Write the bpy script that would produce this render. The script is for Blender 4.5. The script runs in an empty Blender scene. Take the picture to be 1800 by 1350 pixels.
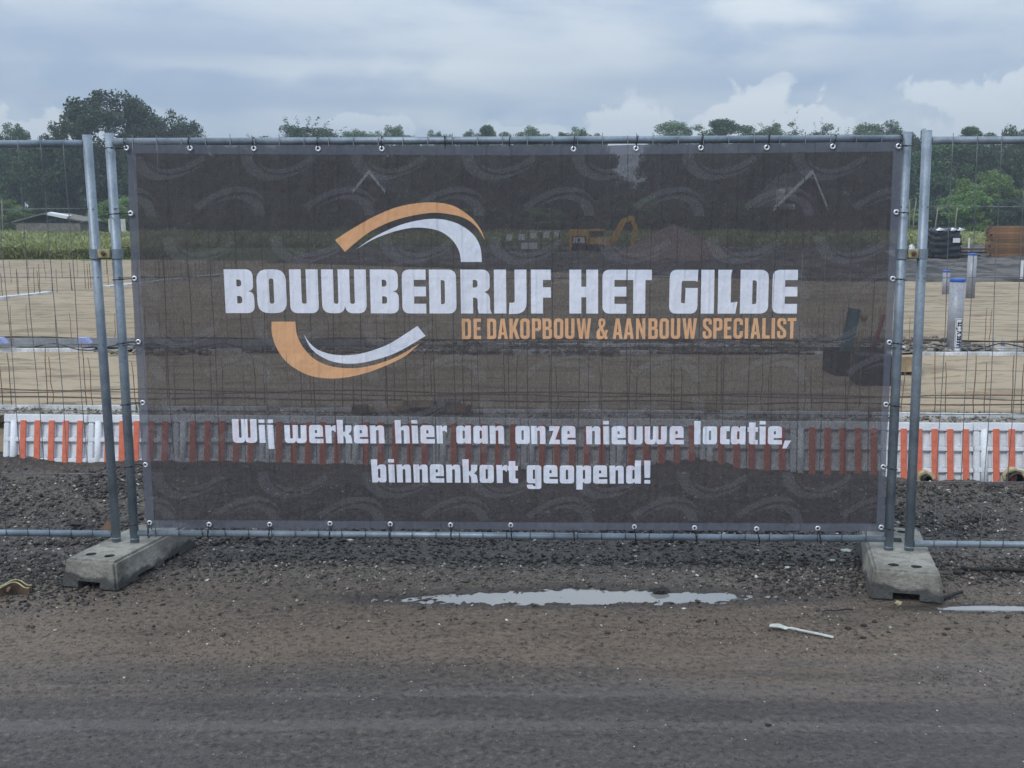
import bpy, bmesh, math, random
import numpy as np
from mathutils import Vector, Matrix
PI = math.pi
random.seed(7); np.random.seed(7)
scene = bpy.context.scene
C = scene.collection

# ------------------------------------------------------------------ camera
FPX, HZ, ROLL, CAMH = 1939.0, 378.0, 0.0016, 1.63
PITCH = math.atan((675 - HZ) / FPX)
cd = bpy.data.cameras.new('camera'); cam = bpy.data.objects.new('camera', cd); C.objects.link(cam)
cd.sensor_width = 36; cd.lens = FPX / 1800 * 36; cd.clip_end = 8000; cd.clip_start = 0.05
cam.matrix_world = Matrix.Translation((0, 0, CAMH)) @ Matrix.Rotation(PI / 2 - PITCH, 4, 'X') @ Matrix.Rotation(-ROLL, 4, 'Z')
scene.camera = cam

# ------------------------------------------------------------------ world
SUN_EL, SUN_AZ = math.radians(48), math.radians(-140)     # azimuth from +Y, clockwise; sun behind-left of the camera
def ray(px, py):
    u, v = px - 900, -(py - 675)
    c, s = math.cos(ROLL), math.sin(ROLL)
    u, v = u * c + v * s, -u * s + v * c
    d = Vector((u / FPX, math.cos(PITCH) + math.sin(PITCH) * v / FPX, -math.sin(PITCH) + math.cos(PITCH) * v / FPX))
    return d
def at_z(px, py, z=0.0):
    d = ray(px, py); t = (z - CAMH) / d.z
    return Vector((d.x * t, d.y * t, z))
def at_y(px, py, y):
    d = ray(px, py); t = y / d.y
    return Vector((d.x * t, y, CAMH + d.z * t))

W = bpy.data.worlds.new('World'); scene.world = W; W.use_nodes = True
nt = W.node_tree; nt.nodes.clear()
def wn(t, **k):
    n = nt.nodes.new(t)
    for a, b in k.items(): setattr(n, a, b)
    return n
def wm(op, a, b=None, c=None, clamp=False):
    n = wn('ShaderNodeMath', operation=op, use_clamp=clamp)
    for i, q in enumerate((a, b, c)):
        if q is None: continue
        if isinstance(q, (int, float)): n.inputs[i].default_value = q
        else: nt.links.new(q, n.inputs[i])
    return n.outputs[0]
sky = wn('ShaderNodeTexSky', sky_type='NISHITA', sun_disc=False, sun_elevation=SUN_EL, sun_rotation=SUN_AZ)
bg1 = wn('ShaderNodeBackground'); bg1.inputs[1].default_value = 0.10
nt.links.new(sky.outputs[0], bg1.inputs[0])
tc = wn('ShaderNodeTexCoord'); sp = wn('ShaderNodeSeparateXYZ'); nt.links.new(tc.outputs['Generated'], sp.inputs[0])
az = wm('ARCTAN2', sp.outputs[0], sp.outputs[1]); el = wm('ARCSINE', sp.outputs[2])
def wnoise(sx, sy, sz, scale, detail=6, rough=.5, dist=0):
    m = wn('ShaderNodeMapping'); m.inputs['Scale'].default_value = (sx, sy, sz)
    nt.links.new(tc.outputs['Generated'], m.inputs[0])
    n = wn('ShaderNodeTexNoise'); n.inputs['Scale'].default_value = scale; n.inputs['Detail'].default_value = detail
    n.inputs['Roughness'].default_value = rough; n.inputs['Distortion'].default_value = dist
    nt.links.new(m.outputs[0], n.inputs['Vector']); return n.outputs[0]
def smooth(v, a, b):
    n = wn('ShaderNodeMapRange', interpolation_type='SMOOTHSTEP'); nt.links.new(v, n.inputs[0])
    n.inputs[1].default_value = a; n.inputs[2].default_value = b; return n.outputs[0]
n1 = wnoise(1, 1, 3.4, 3.4, 8, .52, .25)
n2 = wnoise(1, 1, 3.0, 10.0, 8, .55, .3)
n3 = wnoise(1, 1, 1.15, 24.0, 10, .60, .2)
base = smooth(wm('ADD', wm('MULTIPLY', n1, .66), wm('MULTIPLY', n2, .34)), .38, .63)
def mixc(f, a, b):
    n = wn('ShaderNodeMix', data_type='RGBA')
    if isinstance(f, (int, float)): n.inputs[0].default_value = f
    else: nt.links.new(f, n.inputs[0])
    for i, q in ((6, a), (7, b)):
        if isinstance(q, tuple): n.inputs[i].default_value = (*q, 1)
        else: nt.links.new(q, n.inputs[i])
    return n.outputs[2]
col = mixc(base, (.268, .356, .490), (.460, .520, .588))
# long soft cloud banks and billowing cumulus low over the horizon
def blob(px, py, w, h, k, fade=0.0):
    d = ray(px, py).normalized(); a0 = math.atan2(d.x, d.y); e0 = math.asin(d.z)
    dx = wm('DIVIDE', wm('SUBTRACT', az, a0), w / FPX); dy = wm('DIVIDE', wm('SUBTRACT', el, e0), h / FPX)
    r = wm('SQRT', wm('ADD', wm('MULTIPLY', dx, dx), wm('MULTIPLY', dy, dy)))
    s = wm('ADD', wm('SUBTRACT', 1.0, r), wm('MULTIPLY', wm('SUBTRACT', n3, .5), 2.3))
    return wm('MULTIPLY', wm('MULTIPLY', smooth(s, .0, .20), smooth(dy, -1.2, .8)), k)
def streak(px, py, w, h, k):
    d = ray(px, py).normalized(); a0 = math.atan2(d.x, d.y); e0 = math.asin(d.z)
    dx = wm('DIVIDE', wm('SUBTRACT', az, a0), w / FPX); dy = wm('DIVIDE', wm('SUBTRACT', el, e0), h / FPX)
    r = wm('SQRT', wm('ADD', wm('MULTIPLY', dx, dx), wm('MULTIPLY', dy, dy)))
    s = wm('ADD', wm('SUBTRACT', 1.0, r), wm('MULTIPLY', wm('SUBTRACT', n2, .5), 1.7))
    return wm('MULTIPLY', smooth(s, 0, .9), k)
m = None
for a in ((1122, 250, 120, 84, .8), (1362, 250, 160, 98, .95), (1790, 215, 190, 90, .8), (40, 255, 210, 54, .75),
          (665, 230, 80, 32, .65), (940, 248, 110, 34, .55)):
    b = blob(*a); m = b if m is None else wm('MAXIMUM', m, b)
for a in ((520, 115, 520, 26, .5), (1350, 20, 170, 42, .8), (1010, 60, 520, 46, .28), (500, 215, 700, 34, .35), (1500, 90, 300, 40, .3)):
    b = streak(*a); m = wm('MAXIMUM', m, b)
col = mixc(m, col, (.585, .63, .67))
dk = None
for a in ((230, 70, 420, 52, .6), (1180, 145, 330, 34, .6), (470, 175, 560, 22, .55), (1700, 80, 260, 50, .35)):
    b = streak(*a); dk = b if dk is None else wm('MAXIMUM', dk, b)
col = mixc(dk, col, (.265, .345, .475))
# overcast sky: three times brighter at the zenith than at the horizon
ov = wm('ADD', 0.80, wm('MULTIPLY', wm('MAXIMUM', sp.outputs[2], 0), 2.0))
cm = wn('ShaderNodeVectorMath', operation='SCALE'); nt.links.new(col, cm.inputs[0]); nt.links.new(ov, cm.inputs[3])
bg2 = wn('ShaderNodeBackground'); nt.links.new(cm.outputs[0], bg2.inputs[0]); bg2.inputs[1].default_value = 1.0
mx = wn('ShaderNodeMixShader'); mx.inputs[0].default_value = 0.93
nt.links.new(bg1.outputs[0], mx.inputs[1]); nt.links.new(bg2.outputs[0], mx.inputs[2])
wo = wn('ShaderNodeOutputWorld'); nt.links.new(mx.outputs[0], wo.inputs[0])

# ------------------------------------------------------------------ sun
sd = bpy.data.lights.new('sun', 'SUN'); sd.energy = 1.15; sd.angle = math.radians(16); sd.color = (1, .96, .90)
so = bpy.data.objects.new('sun', sd); C.objects.link(so)
dirv = Vector((math.sin(SUN_AZ) * math.cos(SUN_EL), math.cos(SUN_AZ) * math.cos(SUN_EL), math.sin(SUN_EL)))
so.rotation_euler = dirv.to_track_quat('Z', 'Y').to_euler()
vs = scene.view_settings
vs.view_transform = 'Standard'; vs.look = 'None'; vs.exposure = 0.32; vs.gamma = 1.0; vs.use_curve_mapping = False
scene.cycles.transparent_max_bounces = 16; scene.cycles.max_bounces = 6

# ================================================================== materials
class NM:
    def __init__(s, name, col=(.5, .5, .5), rough=.7, metal=0.0, spec=None):
        s.m = bpy.data.materials.new(name); s.m.use_nodes = True; s.t = s.m.node_tree
        s.b = s.t.nodes['Principled BSDF']; s.b.inputs['Base Color'].default_value = (*col, 1)
        s.b.inputs['Roughness'].default_value = rough; s.b.inputs['Metallic'].default_value = metal
        if spec is not None: s.b.inputs['Specular IOR Level'].default_value = spec
        s.out = s.t.nodes['Material Output']
    def n(s, t, **k):
        q = s.t.nodes.new(t)
        for a, b in k.items(): setattr(q, a, b)
        return q
    def l(s, a, b): s.t.links.new(a, b)
    def co(s, kind='Object'): return s.n('ShaderNodeTexCoord').outputs[kind]
    def noise(s, scale, detail=5, rough=.55, vec=None, sc=(1, 1, 1), dist=0):
        mp = s.n('ShaderNodeMapping'); mp.inputs['Scale'].default_value = sc; s.l(vec or s.co(), mp.inputs[0])
        q = s.n('ShaderNodeTexNoise'); q.inputs['Scale'].default_value = scale; q.inputs['Detail'].default_value = detail
        q.inputs['Roughness'].default_value = rough; q.inputs['Distortion'].default_value = dist
        s.l(mp.outputs[0], q.inputs['Vector']); return q.outputs[0]
    def ramp(s, f, stops, mode='LINEAR'):
        r = s.n('ShaderNodeValToRGB'); cr = r.color_ramp; cr.interpolation = mode
        while len(cr.elements) < len(stops): cr.elements.new(.5)
        for e, (p, c) in zip(cr.elements, stops):
            e.position = p; e.color = (*c, 1) if isinstance(c, tuple) else (c, c, c, 1)
        s.l(f, r.inputs[0]); return r.outputs[0]
    def mix(s, f, a, b, mode='MIX'):
        q = s.n('ShaderNodeMix', data_type='RGBA', blend_type=mode)
        if isinstance(f, (int, float)): q.inputs[0].default_value = f
        else: s.l(f, q.inputs[0])
        for i, v in ((6, a), (7, b)):
            if isinstance(v, tuple): q.inputs[i].default_value = (*v, 1)
            else: s.l(v, q.inputs[i])
        return q.outputs[2]
    def math(s, op, a, b=None):
        q = s.n('ShaderNodeMath', operation=op)
        for i, v in enumerate((a, b)):
            if v is None: continue
            if isinstance(v, (int, float)): q.inputs[i].default_value = v
            else: s.l(v, q.inputs[i])
        return q.outputs[0]
    def base(s, c): s.l(c, s.b.inputs['Base Color']); return s
    def rough(s, f, a, b):
        r = s.n('ShaderNodeMapRange'); s.l(f, r.inputs[0]); r.inputs[3].default_value = a; r.inputs[4].default_value = b
        s.l(r.outputs[0], s.b.inputs['Roughness']); return s
    def bump(s, h, strength=.4, dist=.01):
        q = s.n('ShaderNodeBump'); q.inputs['Strength'].default_value = strength; q.inputs['Distance'].default_value = dist
        s.l(h, q.inputs['Height']); s.l(q.outputs[0], s.b.inputs['Normal']); return s

def mottled(name, a, b, scale, rough=.7, metal=0, bump=.3, bd=.003, lo=.35, hi=.65, fine=None, spec=None):
    k = NM(name, a, rough, metal, spec); f = k.noise(scale, 6, .6)
    c = k.ramp(f, [(lo, a), (hi, b)])
    g = k.noise(fine or scale * 8, 4, .6)
    c = k.mix(.35, c, k.ramp(g, [(.3, .35), (.7, 1.0)]), 'MULTIPLY')
    k.base(c).bump(g, bump, bd); return k.m

M = {}
M['galv'] = mottled('galvanised_steel', (.17, .21, .25), (.32, .37, .42), 7, .48, .35, .12, .001, fine=90)
M['wire'] = mottled('wire_steel', (.13, .14, .15), (.24, .25, .26), 9, .5, .4, .1, .0005)
M['rust'] = mottled('rusty_steel', (.17, .10, .065), (.30, .19, .125), 12, .85, .1, .3, .001)
M['rustdark'] = mottled('dark_rust', (.07, .045, .03), (.14, .09, .06), 12, .85, .1, .3, .001)
M['concrete'] = mottled('cast_concrete', (.115, .112, .10), (.27, .26, .225), 5.5, .85, 0, .6, .004, fine=75)
k = NM('cast_concrete', (.2, .2, .18), .85); f1 = k.noise(4.5, 6, .65); f2 = k.noise(70, 4, .65); f3 = k.noise(15, 5, .6)
c = k.ramp(f1, [(.34, (.15, .142, .12)), (.62, (.37, .35, .295))]); c = k.mix(k.ramp(f3, [(.50, 0.0), (.66, .5)]), c, (.12, .118, .105))
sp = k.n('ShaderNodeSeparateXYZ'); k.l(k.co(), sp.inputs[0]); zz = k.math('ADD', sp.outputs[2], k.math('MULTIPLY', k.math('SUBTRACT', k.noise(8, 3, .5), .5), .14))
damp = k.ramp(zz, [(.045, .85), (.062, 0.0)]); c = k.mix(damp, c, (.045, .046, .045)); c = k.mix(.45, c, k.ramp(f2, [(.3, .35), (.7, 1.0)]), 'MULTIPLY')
k.base(c).bump(k.math('ADD', f2, k.math('MULTIPLY', f3, 2.0)), .8, .006); M['concrete'] = k.m
M['eps'] = mottled('white_polystyrene', (.72, .74, .77), (.86, .87, .89), 7, .75, 0, .3, .002, fine=110)
M['epsline'] = mottled('white_foam_edge', (.45, .45, .44), (.82, .84, .86), 5, .8, 0, .3, .002)
M['orange'] = mottled('orange_print', (.66, .15, .08), (.78, .21, .12), 10, .6, 0, .2, .001)
M['black'] = mottled('black_plastic', (.012, .012, .013), (.025, .025, .027), 20, .45, 0, .1, .001)
M['chrome'] = NM('grommet_metal', (.80, .81, .82), .32, .55).m
M['pvc'] = mottled('grey_pvc', (.26, .27, .30), (.36, .37, .40), 5, .4, 0, .05, .001)
M['bluecap'] = NM('blue_cap', (.05, .14, .50), .45).m
M['white'] = mottled('white_print', (.72, .73, .75), (.82, .83, .84), 30, .6, 0, .05, .0005)
M['yellow'] = mottled('machine_yellow', (.62, .32, .02), (.78, .42, .035), 4, .5, 0, .05, .001)
M['paleyellow'] = mottled('worn_yellow_paint', (.30, .26, .11), (.55, .50, .30), 60, .6, .1, .3, .001)
M['glass'] = NM('dark_glass', (.03, .04, .045), .08).m
M['timber'] = mottled('orange_timber', (.17, .085, .040), (.29, .155, .075), 3, .8, 0, .3, .002)
def vary(mat, lo, hi):
    t = mat.node_tree; b = t.nodes['Principled BSDF']; src = b.inputs['Base Color'].links[0].from_socket
    o = t.nodes.new('ShaderNodeObjectInfo'); r = t.nodes.new('ShaderNodeMapRange'); t.links.new(o.outputs['Random'], r.inputs[0]); r.inputs[3].default_value = lo; r.inputs[4].default_value = hi
    h = t.nodes.new('ShaderNodeHueSaturation'); t.links.new(src, h.inputs['Color']); t.links.new(r.outputs[0], h.inputs['Value']); t.links.new(h.outputs[0], b.inputs['Base Color'])
vary(M['timber'], .55, 1.25)
M['plywood'] = mottled('tan_wood', (.30, .22, .13), (.45, .34, .22), 6, .8, 0, .3, .002)
M['greywood'] = mottled('weathered_wood', (.12, .11, .09), (.24, .22, .18), 6, .85, 0, .3, .002)
M['film'] = NM('black_stretch_film', (.010, .012, .015), .28).m
M['bag'] = mottled('pale_bag', (.45, .45, .42), (.65, .65, .62), 5, .7, 0, .3, .004)
M['roof'] = mottled('dark_roof', (.035, .032, .035), (.07, .06, .06), 2, .8)
M['brickwall'] = mottled('brick_red_wall', (.045, .036, .033), (.075, .058, .052), 3, .85)
M['bark'] = mottled('bark', (.06, .05, .04), (.15, .13, .11), 3, .9, 0, .6, .02)
M['palebark'] = mottled('pale_bark', (.16, .14, .11), (.32, .29, .24), 3, .9, 0, .6, .02)
M['bluegreen'] = NM('blue_green_board', (.03, .12, .14), .5).m
M['toolyellow'] = NM('tool_yellow', (.30, .25, .10), .5).m
M['toolred'] = NM('tool_red', (.20, .05, .045), .5).m
M['foam'] = mottled('yellow_foam', (.42, .34, .17), (.66, .56, .34), 30, .9, 0, .8, .01)
M['strip'] = mottled('pale_plastic_strip', (.50, .52, .47), (.68, .70, .64), 30, .5)
M['rubberdark'] = mottled('dark_soil_and_socket_shade', (.012, .011, .010), (.035, .03, .028), 40, .8, 0, .6, .004)
M['greybar'] = mottled('grey_channel', (.20, .21, .22), (.34, .35, .36), 3, .6)
M['blueplastic'] = NM('blue_plastic', (.27, .31, .52), .5).m

def leafmat(name, cols, rough=.55):
    k = NM(name, cols[0], rough, 0, .3)
    g = k.n('ShaderNodeNewGeometry'); f = k.noise(.55, 3, .5)
    o = k.n('ShaderNodeObjectInfo')
    r = k.math('ADD', k.math('MULTIPLY', g.outputs['Random Per Island'], .45), k.math('MULTIPLY', f, .55))
    c = k.ramp(r, [(.25, cols[0]), (.5, cols[1]), (.75, cols[2])])
    h = k.n('ShaderNodeHueSaturation'); k.l(c, h.inputs['Color'])
    k.l(k.math('ADD', .80, k.math('MULTIPLY', o.outputs['Random'], .45)), h.inputs['Value'])
    k.l(k.math('ADD', .485, k.math('MULTIPLY', o.outputs['Random'], .03)), h.inputs['Hue'])
    k.base(h.outputs[0])
    tr = k.n('ShaderNodeBsdfTranslucent'); k.l(h.outputs[0], tr.inputs[0])
    ms = k.n('ShaderNodeMixShader'); ms.inputs[0].default_value = .3
    k.l(k.b.outputs[0], ms.inputs[1]); k.l(tr.outputs[0], ms.inputs[2]); k.l(ms.outputs[0], k.out.inputs[0])
    return k.m
M['leafdark'] = leafmat('dark_foliage', [(.026, .050, .031), (.052, .086, .048), (.095, .135, .070)])
M['leafmid'] = leafmat('mid_foliage', [(.032, .065, .028), (.06, .11, .04), (.10, .16, .06)])
M['leafpale'] = leafmat('pale_foliage', [(.065, .105, .06), (.12, .175, .095), (.18, .24, .13)])  # leaf colour raised to carry haze lightening of the far trees
M['leafbright'] = leafmat('bright_foliage', [(.08, .15, .04), (.15, .25, .06), (.23, .34, .10)])
M['grass'] = leafmat('meadow_grass', [(.12, .14, .05), (.23, .24, .085), (.38, .36, .18)])

# ================================================================== helpers
def link_mesh(name, me, mat=None, parent=None, loc=None):
    o = bpy.data.objects.new(name, me); C.objects.link(o)
    if mat is not None and not me.materials: me.materials.append(mat)
    if parent is not None: o.parent = parent
    if loc is not None: o.location = loc
    return o
def from_bm(name, bm, mat=None, parent=None, smooth_=False, loc=None):
    me = bpy.data.meshes.new(name); bm.normal_update(); bm.to_mesh(me); bm.free()
    if smooth_:
        for p in me.polygons: p.use_smooth = True
    return link_mesh(name, me, mat, parent, loc)
def from_np(name, V, F, mat=None, parent=None, smooth_=False):
    me = bpy.data.meshes.new(name); V = np.asarray(V, np.float32); F = np.asarray(F, np.int32)
    k = F.shape[1]
    me.vertices.add(len(V)); me.vertices.foreach_set('co', V.ravel())
    me.loops.add(F.size); me.loops.foreach_set('vertex_index', F.ravel())
    me.polygons.add(len(F)); me.polygons.foreach_set('loop_start', np.arange(0, F.size, k, dtype=np.int32))
    me.polygons.foreach_set('loop_total', np.full(len(F), k, np.int32))
    me.update(calc_edges=True)
    if smooth_: me.polygons.foreach_set('use_smooth', np.ones(len(F), bool))
    return link_mesh(name, me, mat, parent)
def tag(o, label=None, cat=None, group=None, kind=None):
    if label: o['label'] = label
    if cat: o['category'] = cat
    if group: o['group'] = group
    if kind: o['kind'] = kind
    return o
def empty(name, loc=(0, 0, 0), rz=0, label=None, cat=None, group=None):
    o = bpy.data.objects.new(name, None); o.empty_display_size = .1; C.objects.link(o)
    o.location = loc; o.rotation_euler = (0, 0, rz); return tag(o, label, cat, group)
def box(bm, x0, x1, y0, y1, z0, z1, mtx=None, jit=0):
    vs = [bm.verts.new((x + random.uniform(-jit, jit), y + random.uniform(-jit, jit), z + random.uniform(-jit, jit)))
          for x in (x0, x1) for y in (y0, y1) for z in (z0, z1)]
    if mtx is not None:
        for v in vs: v.co = mtx @ v.co
    for f in ((0, 1, 3, 2), (4, 6, 7, 5), (0, 4, 5, 1), (2, 3, 7, 6), (0, 2, 6, 4), (1, 5, 7, 3)):
        bm.faces.new([vs[i] for i in f])
    return vs
def tube(bm, pts, r, seg=8, caps=True):
    pts = [Vector(p) for p in pts]; rings = []
    rr = r if isinstance(r, (list, tuple)) else [r] * len(pts)
    up = None
    for i, p in enumerate(pts):
        t = (pts[min(i + 1, len(pts) - 1)] - pts[max(i - 1, 0)])
        t = t.normalized() if t.length > 1e-9 else Vector((0, 0, 1))
        if up is None: up = Vector((0, 1, 0)) if abs(t.y) < .9 else Vector((1, 0, 0))
        a = t.cross(up).normalized(); b = a.cross(t).normalized(); up = b
        rings.append([bm.verts.new(p + (a * math.cos(2 * PI * k / seg) + b * math.sin(2 * PI * k / seg)) * rr[i]) for k in range(seg)])
    for i in range(len(rings) - 1):
        for k in range(seg):
            f = bm.faces.new((rings[i][k], rings[i][(k + 1) % seg], rings[i + 1][(k + 1) % seg], rings[i + 1][k])); f.smooth = True
    if caps and len(rings) > 1:
        bm.faces.new(rings[0][::-1]); bm.faces.new(rings[-1])
    return rings
def bevel(bm, w, seg=1, ang=.6):
    es = [e for e in bm.edges if len(e.link_faces) == 2 and e.calc_face_angle(0) > ang]
    bmesh.ops.bevel(bm, geom=es, offset=w, segments=seg, affect='EDGES', clamp_overlap=True)

# value noise
_tab = np.random.RandomState(3).rand(256, 256).astype(np.float32)
def vnoise(x, y):
    xi = np.floor(x).astype(int); yi = np.floor(y).astype(int); fx = x - xi; fy = y - yi
    fx = fx * fx * (3 - 2 * fx); fy = fy * fy * (3 - 2 * fy)
    a = _tab[xi & 255, yi & 255]; b = _tab[(xi + 1) & 255, yi & 255]
    c = _tab[xi & 255, (yi + 1) & 255]; d = _tab[(xi + 1) & 255, (yi + 1) & 255]
    return (a * (1 - fx) + b * fx) * (1 - fy) + (c * (1 - fx) + d * fx) * fy
def fbm(x, y, o=4, g=.5):
    s = 0; a = 1; n = 0
    for i in range(o):
        s = s + a * vnoise(x * 2 ** i + 17.3 * i, y * 2 ** i + 9.1 * i); n += a; a *= g
    return s / n - .5
def sstep(a, b, x):
    t = np.clip((x - a) / (b - a), 0, 1); return t * t * (3 - 2 * t)

# ================================================================== layout lines
SZ = .33                                   # level of the sand and of the formwork's top edge
EL, ER = at_z(0, 727, SZ), at_z(1800, 742.5, SZ)
Edir = (ER - EL).normalized(); Enrm = Vector((Edir.y, -Edir.x, 0))   # towards the camera
def eps_y(x): return EL.y + (x - EL.x) * Edir.y / Edir.x
soil_px = [(-200, 792), (0, 795), (60, 800), (130, 806), (400, 803), (540, 808), (700, 811), (900, 819), (1060, 822), (1120, 814),
           (1170, 805), (1235, 802), (1290, 812), (1340, 820), (1480, 828), (1560, 834), (1600, 849), (1700, 847), (1800, 849), (2000, 850)]
def eps_pt(px, py):
    d = ray(px, py); den = d.dot(Enrm); t = (EL - Vector((0, 0, CAMH))).dot(Enrm) / den
    return Vector((0, 0, CAMH)) + d * t
_sp = [eps_pt(a, b) for a, b in soil_px]
sx_ = np.array([p.x for p in _sp]); sz_ = np.array([p.z for p in _sp])
P1a, P1b = at_z(735, 1050, 0), at_z(1335, 1052, 0)
def puddles(x, y):
    n = fbm(x * 6, y * 14, 3, .6) * .55 + fbm(x * 34, y * 55, 4, .7) * .95
    c = at_z(1030, 1050, 0); a = np.clip((x - c.x) / .90, -1.6, 1.6); b = ((y - c.y - .012 * np.sin(x * 3)) / (.118 - .040 * np.abs(a)))
    p = 1 - (np.abs(a) ** 3 + np.abs(b) ** 2.0) ** .5 + n
    c2 = at_z(1745, 1069, 0); a2 = ((x - c2.x) / .32); b2 = ((y - c2.y) / .045)
    p2 = 1 - np.sqrt(a2 ** 2 + b2 ** 2) + n * .55
    return np.maximum(p, p2)
def gz(x, y):
    x = np.asarray(x, float); y = np.asarray(y, float)
    dist = eps_y(x) - y
    rough = .15 + .85 * sstep(4.55, 5.0, y)
    soil = sstep(5.15, 5.9, y)
    z = fbm(x * 1.1, y * 1.1, 3) * .022 * (1 + soil)
    z = z + fbm(x * 9, y * 9, 4, .6) * .010 * rough + np.abs(fbm(x * 22, y * 22, 4, .65)) * .020 * rough
    z = z + fbm(x * 45, y * 45, 2, .6) * .0035
    z = z + soil * (fbm(x * 5, y * 5, 4, .65) * .055 + fbm(x * 17, y * 17, 3, .65) * .028)
    h = np.interp(x, sx_, sz_)
    m_ = np.exp(-np.clip(dist, 0, None) / .20) ; wob = .75 + .5 * (fbm(x * 4, y * 1, 3) + .5)
    z = z * (1 - .5 * m_) + h * m_ * np.clip(wob, .85, 1.15)
    hump = np.exp(-((y - 5.15) / .22) ** 2) * .02
    z = z + hump * (fbm(x * 3, y * 3, 3) + .5)
    # shallow basins that hold the puddles
    p = puddles(x, y)
    near = 1 - sstep(0, .35, -p)
    z = z * (1 - .9 * near) + near * .0025 - sstep(.0, .55, p) * .014
    z = np.where((p < 0) & (y < 4.95) & (y > 4.1), np.maximum(z, -.001 + .003 * fbm(x * 30, y * 30, 2)), z)
    return z
WATER = -.003

# ------------------------------------------------------------------ ground materials
def ground_mat():
    k = NM('muddy_gravel', (.1, .1, .1), .7)
    co = k.co('Object'); sp = k.n('ShaderNodeSeparateXYZ'); k.l(co, sp.inputs[0])
    big = k.noise(1.3, 4, .5, sc=(.5, 1.2, 1)); mid = k.noise(11, 5, .6); fine = k.noise(95, 4, .65); vf = k.noise(260, 2, .6)
    yy = k.math('ADD', sp.outputs[1], k.math('MULTIPLY', k.math('SUBTRACT', big, .5), 1.1))
    mr = k.n('ShaderNodeMapRange'); k.l(yy, mr.inputs[0]); mr.inputs[1].default_value = 2.6; mr.inputs[2].default_value = 7.2
    zone = k.ramp(mr.outputs[0], [(.0, (.106, .091, .084)), (.20, (.116, .098, .087)), (.30, (.198, .148, .106)), (.42, (.158, .121, .090)),
                                   (.53, (.096, .083, .072)), (.66, (.078, .067, .058)), (.78, (.120, .100, .078)), (.90, (.10, .085, .068)), (1.0, (.06, .052, .045))])
    crumb = k.noise(38, 7, .74); clump = k.noise(5.5, 6, .68, sc=(.45, 1.5, 1))
    c = k.mix(k.ramp(clump, [(.48, 0.0), (.64, .40)]), zone, (.052, .044, .038))
    c = k.mix(k.ramp(crumb, [(.38, .80), (.49, .0)]), c, (.024, .021, .020))
    c = k.mix(k.ramp(crumb, [(.54, .0), (.66, .60)]), c, (.27, .225, .175))
    c = k.mix(k.ramp(fine, [(.30, .70), (.46, .0)]), c, (.030, .027, .026))
    c = k.mix(k.ramp(vf, [(.58, 0.0), (.72, .55)]), c, (.24, .21, .175))
    vo = k.n('ShaderNodeTexVoronoi'); vo.inputs['Scale'].default_value = 42; k.l(co, vo.inputs['Vector'])
    fl = k.ramp(vo.outputs['Distance'], [(.06, 1.0), (.12, 0.0)])
    sc_ = k.n('ShaderNodeSeparateColor'); k.l(vo.outputs['Color'], sc_.inputs[0])
    sel2 = k.ramp(sc_.outputs[0], [(.86, 0.0), (.88, 1.0)])
    c = k.mix(k.math('MULTIPLY', fl, sel2), c, (.42, .39, .33))
    band = k.noise(2.2, 3, .5, sc=(.10, 3.2, 1)); nearm = k.n('ShaderNodeMapRange'); k.l(sp.outputs[1], nearm.inputs[0]); nearm.inputs[1].default_value = 4.1; nearm.inputs[2].default_value = 3.6
    c = k.mix(k.math('MULTIPLY', nearm.outputs[0], k.ramp(band, [(.44, 0.0), (.60, .45)])), c, (.060, .055, .054))
    c = k.mix(k.math('MULTIPLY', nearm.outputs[0], k.ramp(band, [(.36, .35), (.46, .0)])), c, (.17, .155, .145))
    at = k.n('ShaderNodeAttribute'); at.attribute_name = 'wet'
    c = k.mix(k.math('MULTIPLY', at.outputs['Fac'], .62), c, (.020, .018, .017))
    k.base(c); k.b.inputs['Specular IOR Level'].default_value = .26
    wet = k.noise(.8, 3, .5, sc=(.7, 1, 1))
    gloss = k.n('ShaderNodeMapRange'); k.l(sp.outputs[0], gloss.inputs[0]); gloss.inputs[1].default_value = .5; gloss.inputs[2].default_value = 1.6
    r = k.math('ADD', k.math('MULTIPLY', fine, .30), k.math('MULTIPLY', wet, .60))
    r = k.math('SUBTRACT', r, k.math('MULTIPLY', at.outputs['Fac'], .4))
    k.rough(k.math('SUBTRACT', r, k.math('MULTIPLY', gloss.outputs[0], k.math('MULTIPLY', nearm.outputs[0], .55))), .28, 1.05)
    h = k.math('ADD', k.math('MULTIPLY', fine, .6), k.math('ADD', k.math('MULTIPLY', vf, .3), k.math('MULTIPLY', mid, .8)))
    h = k.math('ADD', h, k.math('MULTIPLY', crumb, 1.1)); k.bump(h, .85, .012); return k.m
M['ground'] = ground_mat()
def sand_mat():
    k = NM('levelled_sand', (.36, .28, .19), .95, 0, .2)
    big = k.noise(.35, 4, .5); streak = k.noise(1.3, 5, .6, sc=(.55, 2.6, 1)); fine = k.noise(60, 4, .6); mid = k.noise(4.0, 6, .66, sc=(.55, 2.2, 1))
    c = k.ramp(big, [(.3, (.335, .262, .175)), (.7, (.425, .340, .235))])
    c = k.mix(k.ramp(streak, [(.52, 0.0), (.60, .55)]), c, (.20, .155, .105))  # both dark streak layers put the shading of footprint pits into the colour
    c = k.mix(k.ramp(mid, [(.53, 0.0), (.60, .6)]), c, (.16, .125, .085))
    c = k.mix(.25, c, k.ramp(fine, [(.3, .5), (.7, 1.0)]), 'MULTIPLY')
    k.base(c).bump(k.math('ADD', k.math('MULTIPLY', mid, 1.5), fine), .6, .02); return k.m
M['sand'] = sand_mat()
M['darksoil'] = mottled('dark_soil', (.032, .029, .027), (.135, .120, .105), 1.6, .9, 0, .9, .06, .42, .6, fine=7)
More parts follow.
